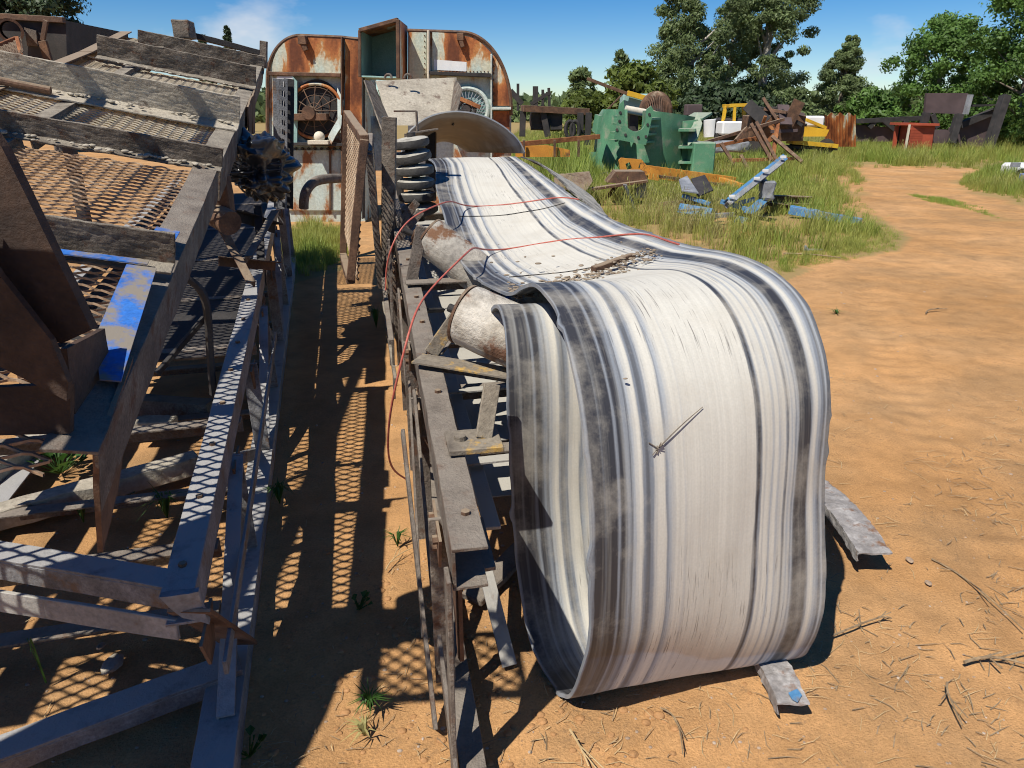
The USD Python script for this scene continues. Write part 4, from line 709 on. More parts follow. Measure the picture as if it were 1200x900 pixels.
single('paint_patch', MB().plate([at(924, 812, z=.071), at(934, 807, z=.071), at(940, 815, z=.071), at(935, 823, z=.071), at(929, 820, z=.071)], .002).rough(.002, 30, .01), 'sky_blue_paint', 'blue flake of paint on the short strip below the belt', 'paint flake')
single('flat_bar', MB().bar(C(.48, -.22, .04), C(1.1, .35, .07), .09, .03).rough(.006, 9, .05), 'dusty_steel', 'dusty flat bar on the ground inside the truss behind the loop', 'flat bar')

# ------------------------------------------------------------------ fans
FY = 12.0
def F(px, py, d=0.0): return at(px, py, y=FY) + V(0, -d, 0)
def fpl(l, t=.9, d=0.0): return MB().plate([F(a, b, d) for a, b in l], t, V(0, 1, 0))
def arcpx(cx, cy, rx, ry, a0, a1, n=24): return [(cx + rx * math.cos(math.radians(a)), cy - ry * math.sin(math.radians(a))) for a in np.linspace(a0, a1, n)]
def ring(mb, cx, cy, r, d, th, n=40): mb.tube([F(x, y, d) for x, y in arcpx(cx, cy, r, r * 1.02, 0, 360, n)], th, 8, False); return mb
t = Thing('fan_housing', 'left rust streaked fan housing with a round guarded inlet', 'fan housing', F(370, 262))
out = [(428, 47)] + [(400, 44)] + arcpx(352, 92, 38, 50, 88, 180, 14) + [(314, 262), (428, 262)]
t.part('casing', fpl(out, .95), 'casing_pale')
t.part('upper_panel', fpl([(400, 46), (352, 44)] + arcpx(352, 82, 32, 38, 90, 175, 8)[1:] + [(320, 84), (400, 86)], .05, .05), 'casing_rust')
t.part('side_panel', fpl([(405, 46), (425, 49), (425, 165), (405, 165)], .04, .04), 'casing_rust')
t.part('flange', MB().bar(F(402.5, 44, .07), F(402.5, 255, .07), .14, .02, V(1, 0, 0)), 'rust_brown'); t.part('flange', MB().bar(F(427, 47, .08), F(427, 255, .08), .16, .02, V(1, 0, 0)), 'dark_steel')
t.part('flange', MB().bar(F(318, 86.5, .07), F(401, 88.5, .07), .14, .05), 'rust_brown'); t.part('flange', MB().bar(F(325, 168, .09), F(404, 169, .09), .18, .045), 'dark_steel')
t.part('rim', MB().tube([F(x, y, 0) + V(0, .45, 0) for x, y in out[1:17]], .5, 2) if False else MB().tube([F(x, y, .02) for x, y in out[0:17]], .03, 6), 'rust_brown')
t.part('inlet', fpl(arcpx(371, 130, 30, 37, 0, 360, 40)[:-1], .03, .03), 'dark_steel'); mb = MB(); ring(mb, 371, 130, 31, .07, .025); t.part('inlet_ring', mb, 'casing_rust')  # flat dark disc: the shaded hollow of the inlet is put into its colour
mb = MB()
for a in np.arange(0, 360, 30): mb.tube([F(371, 130, .20), F(371 + 29 * math.cos(math.radians(a)), 130 - 30 * math.sin(math.radians(a)), .07)], .008, 5)
for r in (9, 18, 27): ring(mb, 371, 130, r, .20 - .13 * r / 29, .005, 28)
t.part('wire_guard', mb, 'rust_brown'); t.part('bearing', MB().cyl(F(366, 132, .25), F(366, 132, .05), .10, 18).block(F(366, 137, .14), (.28, .09, .05)), 'rust_brown')
t.part('mount_panel', fpl([(327, 90), (346, 90), (347, 168), (327, 168)], .05, .12), 'white_paint', 'pale upright panel beside the inlet')
t.part('mount_panel', fpl([(346, 90), (351, 96), (351, 168), (347, 168)], .05, .14), 'casing_teal')
t.part('torn_sheet', MB().plate([F(396, 100, .10), F(404, 118, .1), F(402, 150, .15), F(392, 168, .25), F(388, 160, .2), F(398, 140, .12)], .02).rough(.02, 3, .1), 'casing_pale')
t.part('motor', MB().sphere(F(378, 160, .2), .085).block(F(378, 166, .2), (.16, .1, .03)), 'cream_paint')
t.part('lower_panel', fpl([(335, 176), (406, 176), (406, 246), (338, 246)], .03, .04), 'casing_pale', 'blue white panel with rust blotches')
t.part('stiffener', MB().bar(F(388, 176, .06), F(388, 246, .06), .03, .03, V(0, 1, 0)), 'rust_brown')
t.part('hinge', MB().block(F(357, 48, .10), (.06, .06, .06)).bar(F(358, 52, .12), F(361, 60, .12), .07, .05, V(0, 1, 0)).rough(.01, 8, .04), 'rust_brown')
for k in range(9): t.part('bolt', MB().cyl(F(340 + 7.5 * k, 174, .07), F(340 + 7.5 * k, 174, .02), .022, 6), 'dark_steel')
t = Thing('fan_housing', 'right rust streaked fan housing with a white sticker plate', 'fan housing', F(540, 262))
out = [(478, 262), (478, 36), (538, 38)] + arcpx(540, 128, 59, 90, 88, 4, 24) + [(599, 135), (599, 262)]
t.part('casing', fpl(out, .95), 'casing_pale')
t.part('upper_panel', fpl([(480, 37), (500, 37.5), (500, 110), (480, 110)], .04, .04), 'casing_rust'); t.part('upper_panel', fpl([(507, 38), (538, 40)] + arcpx(540, 128, 55, 86, 88, 50, 10) + [(575, 86), (507, 84)], .05, .05), 'casing_rust')
t.part('side_panel', fpl([(578, 68)] + arcpx(540, 128, 57, 86, 48, 8, 10) + [(597, 124), (578, 124)], .04, .04), 'casing_rust'); t.part('side_panel', fpl([(578, 130), (597, 130), (597, 178), (578, 178)], .03, .03), 'casing_rust', 'lower pale panel with a rust spot')
t.part('flange', MB().bar(F(503, 37, .09), F(503, 100, .09), .18, .03, V(1, 0, 0)), 'cream_paint'); t.part('flange', MB().bar(F(576, 64, .07), F(576, 185, .07), .14, .025, V(1, 0, 0)), 'casing_pale')
t.part('flange', MB().bar(F(505, 86, .08), F(576, 89, .08), .16, .05), 'dark_steel'); t.part('flange', MB().bar(F(577, 127, .08), F(599, 127, .08), .16, .04), 'casing_pale')
t.part('rim', MB().tube([F(x, y, .02) for x, y in out[1:28]], .03, 6), 'rust_brown')
t.part('sticker', fpl([(509, 70), (547, 73), (547, 84), (509, 82)], .004, .056), 'white_paint', 'blank white rectangular plate')
t.part('inlet', fpl(arcpx(548, 128, 24, 30, 0, 360, 40)[:-1], .03, .03), 'casing_teal'); mb = MB(); ring(mb, 548, 128, 24, .06, .035); t.part('inlet_ring', mb, 'casing_pale')
mb = MB()
for a in np.arange(0, 360, 12): mb.tube([F(548, 128, .14), F(548 + 23 * math.cos(math.radians(a)), 128 - 23 * math.sin(math.radians(a)), .06)], .006, 5)
t.part('wire_guard', mb, 'galvanised')
mb = MB(); ring(mb, 548, 128, 9.5, .30, .03, 30); ring(mb, 548, 128, 5, .30, .02, 20)
for a in (20, 80, 140, 200, 260, 320): mb.tube([F(548, 128, .30), F(548 + 9 * math.cos(math.radians(a)), 128 - 9 * math.sin(math.radians(a)), .30)], .018, 6)
t.part('pulley', mb.cyl(F(548, 128, .33), F(548, 128, .1), .06, 16), 'dark_steel')
t.part('belt_guard', MB().bar(F(541, 116, .32), F(564, 126, .32), .06, .05, V(0, -1, 0)), 'rust_orange'); t.part('bearing', MB().block(F(537, 138, .22), (.16, .12, .12)), 'dark_steel')
t.part('access_panel', fpl([(560, 140), (573, 142), (573, 175), (558, 165)], .02, .05), 'casing_teal'); t.part('mount_panel', fpl([(531, 104), (536, 104), (535, 130), (531, 135)], .03, .2), 'white_paint')
t.part('hinge', MB().block(F(540, 44, .10), (.05, .05, .05)).bar(F(540, 46, .12), F(543, 56, .12), .06, .05, V(0, 1, 0)), 'rust_brown')
for k in range(7): t.part('bolt', MB().cyl(F(578 + 0 * k, 70 + 8 * k, .06), F(578, 70 + 8 * k, .02), .02, 6), 'rust_brown')
for k in range(16): t.part('rivet', MB().sphere(F(509 + 4.2 * k, 84, .055), .010, 1), 'rust_brown')
for k in range(10): t.part('rivet', MB().sphere(F(498, 42 + 6.5 * k, .045), .010, 1), 'rust_brown')
t = Thing('discharge_duct', 'open square discharge duct rising between the two fan housings', 'duct', F(452, 100))
a, b, c, d = F(430, 40, .55), F(475, 30, .75), F(475, 94, .75), F(430, 92, .55); bk = V(.0, 1.0, .0)
t.part('left_wall', MB().plate([a, a + bk, d + bk, d], .02), 'casing_teal'); t.part('right_wall', MB().plate([b, b + bk, c + bk, c], .02), 'casing_rust')
t.part('top_wall', MB().plate([a, b, b + bk, a + bk], .02), 'casing_rust'); t.part('back_wall', MB().plate([a + bk * .98, b + bk * .98, c + bk * .98, d + bk * .98], .02, V(0, 1, 0)), 'casing_teal'); t.part('bottom_wall', MB().plate([d, c, c + bk, d + bk], .02), 'casing_teal')
t.part('front_flange', MB().bar(a, b, .06, .05).bar(b, c, .05, .06, V(0, -1, 0)).bar(a, d, .04, .05, V(0, -1, 0)), 'rust_brown')

# ------------------------------------------------------------------ scrap on the right
def poly(l, y, t=.05, n=(0, 1, 0), mb=None, holes=()):
    return (mb or MB()).plate([at(a, b, y=y) for a, b in l], t, V(*n), [[at(a, b, y=y) for a, b in h] for h in holes])
def rod(a, b, ya, yb, w, h=None, mb=None, up=(0, -1, 0)):
    return (mb or MB()).bar(at(*a, y=ya), at(*b, y=yb), h or w, w, up)
GY = 19.0
t = Thing('green_machine', 'big green crusher casing half with a cradle bracket standing in tall grass', 'machine casing', at(760, 214, y=GY))
p = [(697, 212), (701, 180), (708, 138), (718, 129), (728, 128)]
mb = MB()
xs = np.array([0, .05, .1, .16, .22, .275, .28, .36, .44, .50, .505, .58, .66, .74, .82, .91, 1]); top_, bot = [], []
for x in xs:
    px = 702 + 110 * x; py = 128 + 9 * x - 3 * math.sin(3.14 * x) + (28 if .278 < x < .503 else 0); yy = GY + .9 * (2 * x - 1) ** 2 - .15 * math.sin(3.14 * x)
    top_.append(at(px + 3, py + (8 if x == 0 else 0), y=yy)); bot.append(at(px - 6 * (1 - x), 212, y=yy))
v = np.vstack([top_, bot, np.array(top_) + V(0, .9, 0), np.array(bot) + V(0, .9, 0)]); n = len(xs); f = []
for k in range(n - 1): f += [[n + k, n + k + 1, k + 1, k], [k, k + 1, 2 * n + k + 1, 2 * n + k], [2 * n + k, 2 * n + k + 1, 3 * n + k + 1, 3 * n + k]]
f += [[0, 2 * n, 3 * n, n], [n - 1, 2 * n - 1, 4 * n - 1, 3 * n - 1]]
t.part('shell', mb.add(v, np.array(f)), 'green_paint')
cr = [(726, 122), (731, 117), (733, 142)] + [(745 + 12 * math.cos(math.radians(a)), 141 - 13 * math.sin(math.radians(a))) for a in np.linspace(190, 350, 12)] + [(758, 128), (763, 124), (766, 129), (757, 170), (720, 163)]
t.part('cradle_plate', poly(cr, GY - .62, .09), 'green_paint')
for k, (x, y) in enumerate(((727, 132), (726, 142), (723, 152), (761, 134), (759, 146), (757, 160), (733, 158), (748, 161))): t.part('bolt_hole', MB().cyl(at(x, y, y=GY - .635), at(x, y, y=GY - .6), .035, 10), 'dark_steel')
for k in range(4):
    a = [(728, 136), (727, 145), (724, 155), (722, 164)][k]; t.part('gusset', MB().plate([at(*a, y=GY - .6), at(a[0] - 9, a[1] - 1, y=GY - .05), at(a[0], a[1] - 1, y=GY - .05)], .05).plate([at(*a, y=GY - .6), at(a[0] - 9, a[1] - 1, y=GY - .02), at(a[0] + 3, a[1] - 1, y=GY - .02)], .05), 'green_paint')
    b = [(763, 141), (761, 150), (759, 159), (757, 168)][k]; t.part('gusset', MB().plate([at(*b, y=GY - .6), at(b[0] + 12, b[1] - 1, y=GY - .02), at(b[0] - 4, b[1] - 1, y=GY - .02)], .05), 'green_paint')
t.part('end_web', poly([(800, 142), (818, 140), (816, 206), (799, 206)], GY + .4, .06), 'green_paint')
t.part('end_plate', MB().plate([at(817, 136, y=GY + .9), at(823, 138, y=GY + .2), at(818, 166, y=GY - .3), at(806, 168, y=GY - .7), at(806, 152, y=GY - .2), at(812, 150, y=GY + .3)], .06), 'green_paint')
for a in (150, 170, 188): t.part('shelf', MB().plate([at(797, a, y=GY + .5), at(816, a, y=GY + .4), at(815, a + 1, y=GY - .7), at(795, a + 1, y=GY - .6)], .06), 'green_paint')
t.part('end_box', MB().block(at(821, 190, y=GY - .5), (.27, .3, .48), ch=.03), 'green_paint', 'pale green block at the right end')
t.part('lug', MB().plate([at(700, 134, y=GY + .2), at(697, 154, y=GY + .3), at(702, 158, y=GY - .3), at(706, 136, y=GY - .3)], .07), 'green_paint'); t.part('lug', MB().plate([at(694, 178, y=GY + .2), at(692, 194, y=GY + .2), at(699, 196, y=GY - .3), at(699, 178, y=GY - .3)], .07), 'green_paint')
t.part('top_flange', MB().bar(at(812, 140, y=GY + .9), at(824, 133, y=GY + 1.6), .5, .06), 'green_paint')
single('cream_pipe', MB().tube([at(733, 128, y=GY + 1.4), at(770, 135, y=GY + 1.5), at(812, 143, y=GY + 1.6)], .10, 14), 'cream_paint', 'long cream pipe lying behind the top of the green casing', 'pipe')
t = Thing('orange_frame', 'orange machine frame with cut out lugs lying before the green casing', 'machine frame', at(770, 212, y=16.5))
t.part('beam', MB().bar(at(752, 200, y=16.4), at(858, 214, y=16.9), .28, .26), 'orange_paint')
t.part('lug_plate', poly([(725, 188), (728, 185), (752, 187), (758, 194), (768, 198), (766, 206), (740, 204), (728, 206)], 16.1, .08, holes=[[(733, 192), (738, 190), (741, 198), (735, 199)], [(750, 191), (756, 194), (753, 199), (748, 197)]]), 'orange_paint')
t.part('lug_plate', poly([(762, 197), (772, 200), (772, 212), (760, 210)], 16.0, .08), 'orange_paint'); t.part('rail', MB().bar(at(830, 207, y=17.0), at(870, 219, y=16.2), .12, .14), 'orange_paint')
t.part('rib', MB().bar(at(760, 205, y=16.1), at(850, 217, y=16.5), .05, .06), 'rust_brown')
t = Thing('rust_box_beam', 'dark rusty box beam end on a concrete block before the orange frame', 'beam', at(735, 216, y=14.2))
t.part('web', poly([(712, 214), (722, 201), (755, 201), (760, 213), (752, 216)], 14.2, .5), 'rust_brown'); t.part('flange', MB().bar(at(690, 222, y=14.0), at(758, 212, y=14.2), .16, .05), 'rust_brown')
t.part('block', MB().plate([at(748, 214, y=14.3), at(757, 214, y=14.3), at(759, 232, y=14.3), at(745, 232, y=14.3)], .35, V(0, 1, 0)).rough(.03, 3, .15), 'galvanised')
single('rust_plate', MB().plate([at(648, 212, y=13.5), at(652, 203, y=13.6), at(690, 203, y=14.2), at(694, 213, y=14.0), at(688, 222, y=13.6), at(652, 222, y=13.3)], .25, V(.1, 1, 0)), 'rust_brown', 'dark rusty plate sunk in grass right of the far belt edge', 'plate')
t = Thing('tent_plate', 'two grey steel plates leaning together like a tent before the orange frame', 'plates', at(815, 232, y=13.0))
t.part('plate', MB().plate([at(795, 213, y=13.4), at(806, 203, y=13.8), at(818, 229, y=12.6), at(800, 220, y=12.6)], .02), 'galvanised'); t.part('plate', MB().plate([at(810, 209, y=13.6), at(826, 205, y=13.8), at(836, 222, y=12.9), at(818, 230, y=12.6)], .02), 'dark_steel')
t = Thing('channel_stack', 'raised blue steel channel frame with slotted lit end in the grass', 'steel frame', at(880, 252, y=12.6))
t.part('channel', MB().channel(at(852, 232, y=12.2), at(918, 180, y=12.9), .15, .12, .015, (0, -1, .5)), 'sky_blue_paint'); t.part('inner_channel', MB().channel(at(852, 236, y=12.05), at(917, 185, y=12.75), .13, .08, .015, (0, -1, .5)), 'galvanised')
t.part('strut', MB().bar(at(888, 204, y=12.7), at(902, 222, y=12.6), .14, .1), 'galvanised'); t.part('foot', MB().channel(at(862, 256, y=11.8), at(896, 227, y=12.7), .15, .14, .015, (0, -1, 1)), 'sky_blue_paint')
for x, y in ((855, 229), (884, 208), (894, 199), (915, 183)): t.part('cleat', MB().block(at(x + 3, y + 1, y=12.02 + (x - 852) * .0105), (.05, .012, .022)), 'white_paint')
single('blue_channel', MB().channel(at(797, 238, y=12.6), at(835, 244, y=12.2), .2, .16, .02, (0, -1, .3)).bar(at(800, 229, y=12.8), at(832, 239, y=12.6), .1, .06), 'sky_blue_paint', 'blue channel lying in grass left of the raised blue frame', 'steel channel')
single('grey_tie', MB().bar(at(796, 247, y=12.2), at(828, 245, y=12.3), .05, .04), 'galvanised', 'thin grey bar in grass below the blue channel', 'bar')
single('dark_angle', MB().angle(at(818, 258, y=11.6), at(843, 249, y=12.0), .09, .09, .012), 'dark_steel', 'dark angle iron lying in grass below the blue pile', 'angle iron')
single('blue_tie', MB().bar(at(845, 236, y=12.5), at(878, 246, y=12.2), .07, .07).bar(at(866, 238, y=12.4), at(884, 233, y=12.5), .06, .06), 'sky_blue_paint', 'short blue bars tangled under the raised blue frame', 'bar')
single('clutter_lump', MB().block(at(899, 223, y=12.6), (.12, .12, .15), ch=.03).rough(.05, 5, .05), 'galvanised', 'crushed grey fitting beside the blue frame', 'fitting')
single('brown_girder', MB().ibeam(at(893, 233, y=13.2), at(951, 235, y=13.0), .14, .14, .02), 'rust_brown', 'brown steel girder lying behind the blue beam', 'girder')
t = Thing('blue_beam', 'long bright blue steel beam lying at the edge of the bare sand', 'beam', at(970, 258, y=11.8))
t.part('web', MB().bar(at(926, 246, y=12.4), at(1009, 261, y=11.7), .14, .13).rough(.008, 4, .1), 'sky_blue_paint'); t.part('lip', MB().bar(at(926, 243, y=12.45), at(960, 249, y=12.2), .04, .08), 'sky_blue_paint')
single('grey_rail_piece', MB().bar(at(942, 293, y=9.4), at(975, 293, y=9.4), .03, .03).bar(at(943, 288, y=9.4), at(948, 296, y=9.35), .03, .03), 'galvanised', 'small grey bar in the short grass nearest the sand', 'bar')
gj = np.random.default_rng(77)
for k, (x, y, lab) in enumerate([(716, 224, 'rusty bent bar in grass left of the concrete block'), (742, 236, 'grey flat bar in grass below the concrete block'), (768, 222, 'rusty bar end in grass before the orange lug plate'), (790, 236, 'short brown bar left of the blue channel'), (846, 250, 'thin grey bar below the raised blue channels'), (872, 240, 'short rusty bar under the raised blue channels'), (912, 238, 'grey bar crossing the brown girder'), (700, 206, 'dark bar leaning at the left of the green casing'), (888, 252, 'pale thin bar in grass below the blue foot'), (660, 190, 'brown bar in tall grass below the orange beam')]):
    c = at(x, y, z=.18); d = unit(V(gj.normal(), gj.normal() * .6, gj.normal() * .25)); single('loose_bar', MB().angle(c - d * gj.uniform(.25, .5), c + d * gj.uniform(.25, .5), .07, .07, .01).rough(.006, 6, .1, k), ('rust_brown', 'galvanised', 'dark_steel')[k % 3], lab, 'steel bar')
# rusted truss and yellow machines
t = Thing('rusted_truss', 'collapsed rusty lattice truss in front of the yellow machines', 'truss', at(880, 200, y=22))
for a, b, ya, yb in (((826, 167), (918, 140), 21.5, 23), ((828, 173), (895, 160), 21.5, 22.5), ((845, 168), (860, 192), 21.5, 21.2), ((880, 145), (904, 188), 22, 21.5), ((886, 143), (910, 188), 22.3, 21.7), ((912, 140), (905, 190), 23, 22), ((858, 188), (930, 186), 21.2, 22), ((905, 160), (940, 190), 22.5, 21.5), ((862, 165), (875, 150), 21.6, 22), ((868, 182), (880, 205), 21.4, 21.0)):
    t.part('member', rod(a, b, ya, yb, .10, .09), 'rust_brown' if a[0] % 3 else 'rust_orange')
t = Thing('wheel_loader', 'yellow wheel loader cab and bonnet far behind the green casing', 'loader', at(862, 172, y=30))
t.part('body', MB().block(at(872, 152, y=30.5), (1.0, .8, .45), ch=.08), 'dark_steel'); t.part('cab_roof', rod((850, 124), (872, 123), 30, 30, .9, .12), 'yellow_paint')
t.part('cab_post', rod((850, 125), (846, 150), 30, 30, .12), 'yellow_paint'); t.part('cab_post', rod((861, 125), (860, 150), 29.6, 29.6, .1), 'yellow_paint'); t.part('cab_post', rod((872, 124), (872, 150), 30, 30, .14), 'yellow_paint')
t.part('bonnet', MB().block(at(856, 150, y=29.6), (.45, .5, .25), ch=.06), 'white_paint'); t.part('exhaust', MB().cyl(at(877, 138, y=30), at(878, 120, y=30), .1, 12), 'galvanised')
for x, y in ((852, 168), (882, 168)): t.part('wheel', MB().cyl(at(x, y, y=29.6), at(x, y, y=30.1), .55, 24), 'dark_steel')
t = Thing('yellow_machine', 'low yellow machine chassis beside the rusty orange panel', 'machine', at(950, 178, y=27))
t.part('bonnet', poly([(930, 150), (940, 147), (972, 152), (968, 160), (930, 160)], 27, .9), 'yellow_paint'); t.part('chassis', rod((925, 166), (978, 171), 26.7, 26.9, .5, .14), 'yellow_paint')
t.part('deck', rod((925, 172), (976, 174), 26.9, 27.2, .6, .1), 'dark_steel'); t.part('seat', MB().block(at(948, 142, y=27.5), (.45, .3, .18), ch=.05), 'white_paint'); t.part('lever', rod((944, 140), (968, 150), 27, 27.1, .1), 'yellow_paint')
for x in (934, 968): t.part('wheel', MB().cyl(at(x, 172, y=26.9), at(x, 172, y=27.4), .28, 18), 'dark_steel')
t = Thing('scrap_machine', 'dark rusty scrapped machine with jumbled plates left of the yellow chassis', 'scrap machine', at(908, 165, y=26))
gs = np.random.default_rng(3)
t.part('body', MB().block(at(905, 150, y=26.5), (.95, .5, .42), ch=.03), 'rust_brown'); t.part('top_box', MB().block(at(898, 133, y=26.6), (.55, .4, .22), ch=.03), 'dark_steel')
for k in range(12):
    x, y = gs.uniform(882, 936), gs.uniform(124, 160); d = V(gs.normal(0, 1), gs.normal(0, .3), gs.normal(0, .8)); c = at(x, y, y=25.8 + gs.uniform(-.3, .5)); t.part('loose_bar' if k % 3 else 'loose_plate', MB().bar(c - unit(d) * .45, c + unit(d) * .45, .10 if k % 3 else .4, .06, V(0, -1, 0)), ('dark_steel', 'rust_brown', 'rust_orange', 'purple_steel')[k % 4])
single('white_drum', MB().cyl(at(884, 150, y=27), at(884, 128, y=27), .18, 14), 'galvanised', 'pale upright tube standing in the scrap heap', 'tube')
mb = MB(); n_ = 22
for k in range(n_):
    a = 967 + 36 * k / n_; mb.plate([at(a, 134 + 2 * math.sin(k), y=29 + .08 * (k % 2)), at(a + 36 / n_, 134 + 2 * math.sin(k + 1), y=29 + .08 * ((k + 1) % 2)), at(a + 36 / n_, 172, y=29 + .08 * ((k + 1) % 2)), at(a, 172, y=29 + .08 * (k % 2))], .05, V(0, 1, 0))
single('rusty_panel', mb, 'casing_rust', 'upright rusty orange corrugated panel right of the yellow machine', 'panel')
t = Thing('red_cabinet', 'leaning red ribbed steel cabinet with a dark open side', 'cabinet', at(1078, 180, y=31))
mb = MB()
for k in range(9): mb.bar(at(1066.5 - .6 * k + 1, 148 + 3.3 * k, y=31), at(1095 - .5 * k, 149 + 3.1 * k, y=31.3), .10, .09, (0, -1, 0))
t.part('ribbed_front', mb, 'red_paint'); t.part('back_panel', poly([(1066, 146), (1095, 147), (1091, 178), (1061, 179)], 31.12, .9), 'red_paint'); t.part('door_edge', rod((1066, 146), (1060, 180), 30.9, 30.9, .1, .06), 'cream_paint')
t.part('shade_panel', poly([(1051, 148), (1065, 146), (1060, 176), (1050, 172)], 31.8, .1), 'dark_steel'); t.part('side_sheet', poly([(1050, 147), (1054, 147), (1050, 174), (1046, 174)], 31.5, .1), 'red_paint'); t.part('top', rod((1049, 145), (1094, 146), 31.4, 31.4, .9, .1), 'red_paint')  # dark panel stands in for the unlit inside of the open cabinet
t = Thing('dark_bin', 'long dark purple brown steel bin with braced rim behind the red cabinet', 'bin', at(1030, 165, y=36))
t.part('side', poly([(1003, 146), (1052, 150), (1050, 166), (1003, 166)], 36, 1.5), 'purple_steel'); t.part('rim', rod((1003, 142), (1088, 138), 35.8, 36, .35, .2), 'dark_steel')
for a, b in (((1018, 150), (1026, 141)), ((1035, 141), (1048, 152)), ((1058, 150), (1062, 141))): t.part('brace', rod(a, b, 35.8, 35.8, .2), 'dark_steel')
t = Thing('hopper', 'tall dark brown loading hopper with a raised back plate and leaning post', 'hopper', at(1130, 178, y=32))
t.part('back_plate', poly([(1086, 109), (1134, 109), (1137, 112), (1134, 132), (1130, 134), (1084, 132)], 32, .15), 'purple_steel'); t.part('plate_edge', rod((1137, 111), (1131, 134), 31.9, 31.9, .3, .12), 'galvanised')
t.part('leg', rod((1124, 134), (1114, 168), 31.8, 31.6, .28), 'dark_steel'); t.part('leg', rod((1086, 132), (1082, 146), 32, 32, .25), 'dark_steel'); t.part('strut', rod((1092, 134), (1098, 150), 32, 32, .2), 'dark_steel')
t.part('side', poly([(1124, 150), (1168, 132), (1158, 172), (1120, 172)], 32.4, .8), 'purple_steel'); t.part('side_rim', rod((1124, 147), (1168, 129), 32.3, 32.3, .35, .25), 'dark_steel'); t.part('post', rod((1178, 112), (1157, 176), 31.6, 31.2, .38, .3), 'dark_steel')
t.part('tie_rod', rod((1136, 124), (1172, 123), 32, 32, .08), 'dark_steel'); t.part('low_plate', poly([(1092, 152), (1110, 152), (1116, 158), (1114, 168), (1090, 168)], 31.7, .3), 'purple_steel')
t = Thing('parked_car', 'white and blue car nose cut off by the right edge', 'car', at(1205, 214, y=18.5))
t.part('body', MB().block(at(1216, 204, y=19), (.5, .8, .24), ch=.12), 'white_paint'); t.part('bumper', MB().block(at(1209, 208, y=18.15), (.28, .08, .1), ch=.04), 'blue_paint'); t.part('wheel', MB().cyl(at(1196, 210, y=18.6), at(1198, 210, y=18.6), .26, 20), 'dark_steel'); t.part('mirror', MB().block(at(1190, 193, y=18.4), (.09, .06, .05)), 'galvanised')
# left of the green casing: rusted frame, wheels, orange beam
t = Thing('scrap_chassis', 'dark rusted bed frame standing in tall grass right of the fans', 'frame', at(650, 178, y=20))
t.part('beam', rod((612, 127), (688, 131), 20, 20.3, .5, .16), 'rust_brown')
for a, b in (((613, 130), (612, 160)), ((680, 132), (680, 166)), ((636, 130), (642, 160)), ((690, 132), (688, 170))): t.part('leg', rod(a, b, 20, 20, .16), 'dark_steel')
for x in (668, 674): t.part('wheel', MB().tube([at(x + 5 * math.cos(a), 152 + 10 * math.sin(a), y=19.8) for a in np.linspace(0, 6.2832, 22)], .05, 8, False), 'dark_steel')
t.part('box', MB().block(at(640, 142, y=20.4), (.4, .4, .22)).rough(.08, 2, .2), 'dark_steel')
t = Thing('orange_beam', 'long rusty orange beam lying in grass between fans and green casing', 'beam', at(640, 186, y=16))
t.part('top_bar', rod((598, 170), (702, 160), 16, 17.2, .10), 'rust_orange'); t.part('plate', poly([(604, 172), (640, 170), (668, 176), (668, 184), (604, 184)], 16, .1), 'orange_paint')
for x in (614, 650, 678): t.part('upright', rod((x, 164), (x, 184), 15.9, 15.9, .05), 'rust_brown')
t = Thing('far_structure', 'far dark steel posts with a cross beam against the sky right of the fans', 'steel frame', at(630, 132, y=45))
for a, b in (((607, 98), (607, 130)), ((626, 101), (626, 128)), ((629, 101), (629, 128)), ((636, 105), (636, 128)), ((643, 103), (644, 126))): t.part('post', rod(a, b, 45, 45, .16), 'dark_steel')
t.part('cross_beam', rod((622, 122), (645, 108), 45, 45, .2), 'dark_steel'); t.part('cross_beam', rod((598, 106), (612, 122), 45, 45, .3), 'dark_steel')
t = Thing('jib_boom', 'thin rusty boom rising to the left above the green casing', 'boom', at(740, 115, y=26))
t.part('boom', rod((688, 92), (735, 110), 26, 26, .10), 'rust_brown'); t.part('boom_foot', rod((735, 109), (756, 115), 26, 26, .2, .16), 'yellow_paint'); t.part('stay', rod((700, 140), (730, 110), 26, 26, .05), 'rust_brown')
t.part('cab', MB().block(at(743, 121, y=26.6), (.45, .4, .3), ch=.05), 'casing_teal'); t.part('mast', rod((742, 116), (742, 165), 26.6, 26.6, .3), 'dark_steel')
t = Thing('scrap_cone', 'dark rusty woven dome of wire behind the green casing', 'wire heap', at(768, 134, y=24))
m = trimesh.creation.icosphere(subdivisions=3); v = m.vertices[m.vertices[:, 2] > -.4]; mb = MB()
for k in range(26): a = k / 26 * math.pi; mb.tube([at(768, 132, y=24) + V(.52 * math.cos(a) * math.cos(p), .4 * math.sin(a) * math.cos(p), .62 * math.sin(p)) for p in np.linspace(0, math.pi, 12)], .02, 4)
t.part('wires', mb, 'rust_brown'); t.part('core', MB().sphere(at(768, 132, y=24.0), .42, 2), 'dark_steel'); t.part('stand', rod((768, 132), (768, 166), 24, 24, .3), 'dark_steel')
single('red_box', MB().block(at(812, 130, y=30), (.30, .3, .24), ch=.03).bar(at(804, 134, y=29.8), at(822, 134, y=29.8), .3, .05).bar(at(812, 138, y=30), at(812, 168, y=30), .2, .2, V(0, 1, 0)), 'purple_steel', 'small dark red slatted box far before the eucalyptus trees', 'box')
single('blue_tarp', MB().block(at(844, 172, y=24), (.8, .4, .16), ch=.05).rough(.08, 3, .15), 'galvanised', 'bluish grey sheeting under the rusty lattice truss', 'sheeting')
single('white_tank', MB().cyl(at(833, 160, y=38), at(833, 140, y=38), .35, 18), 'white_paint', 'small white tank in shade under the eucalyptus', 'tank')
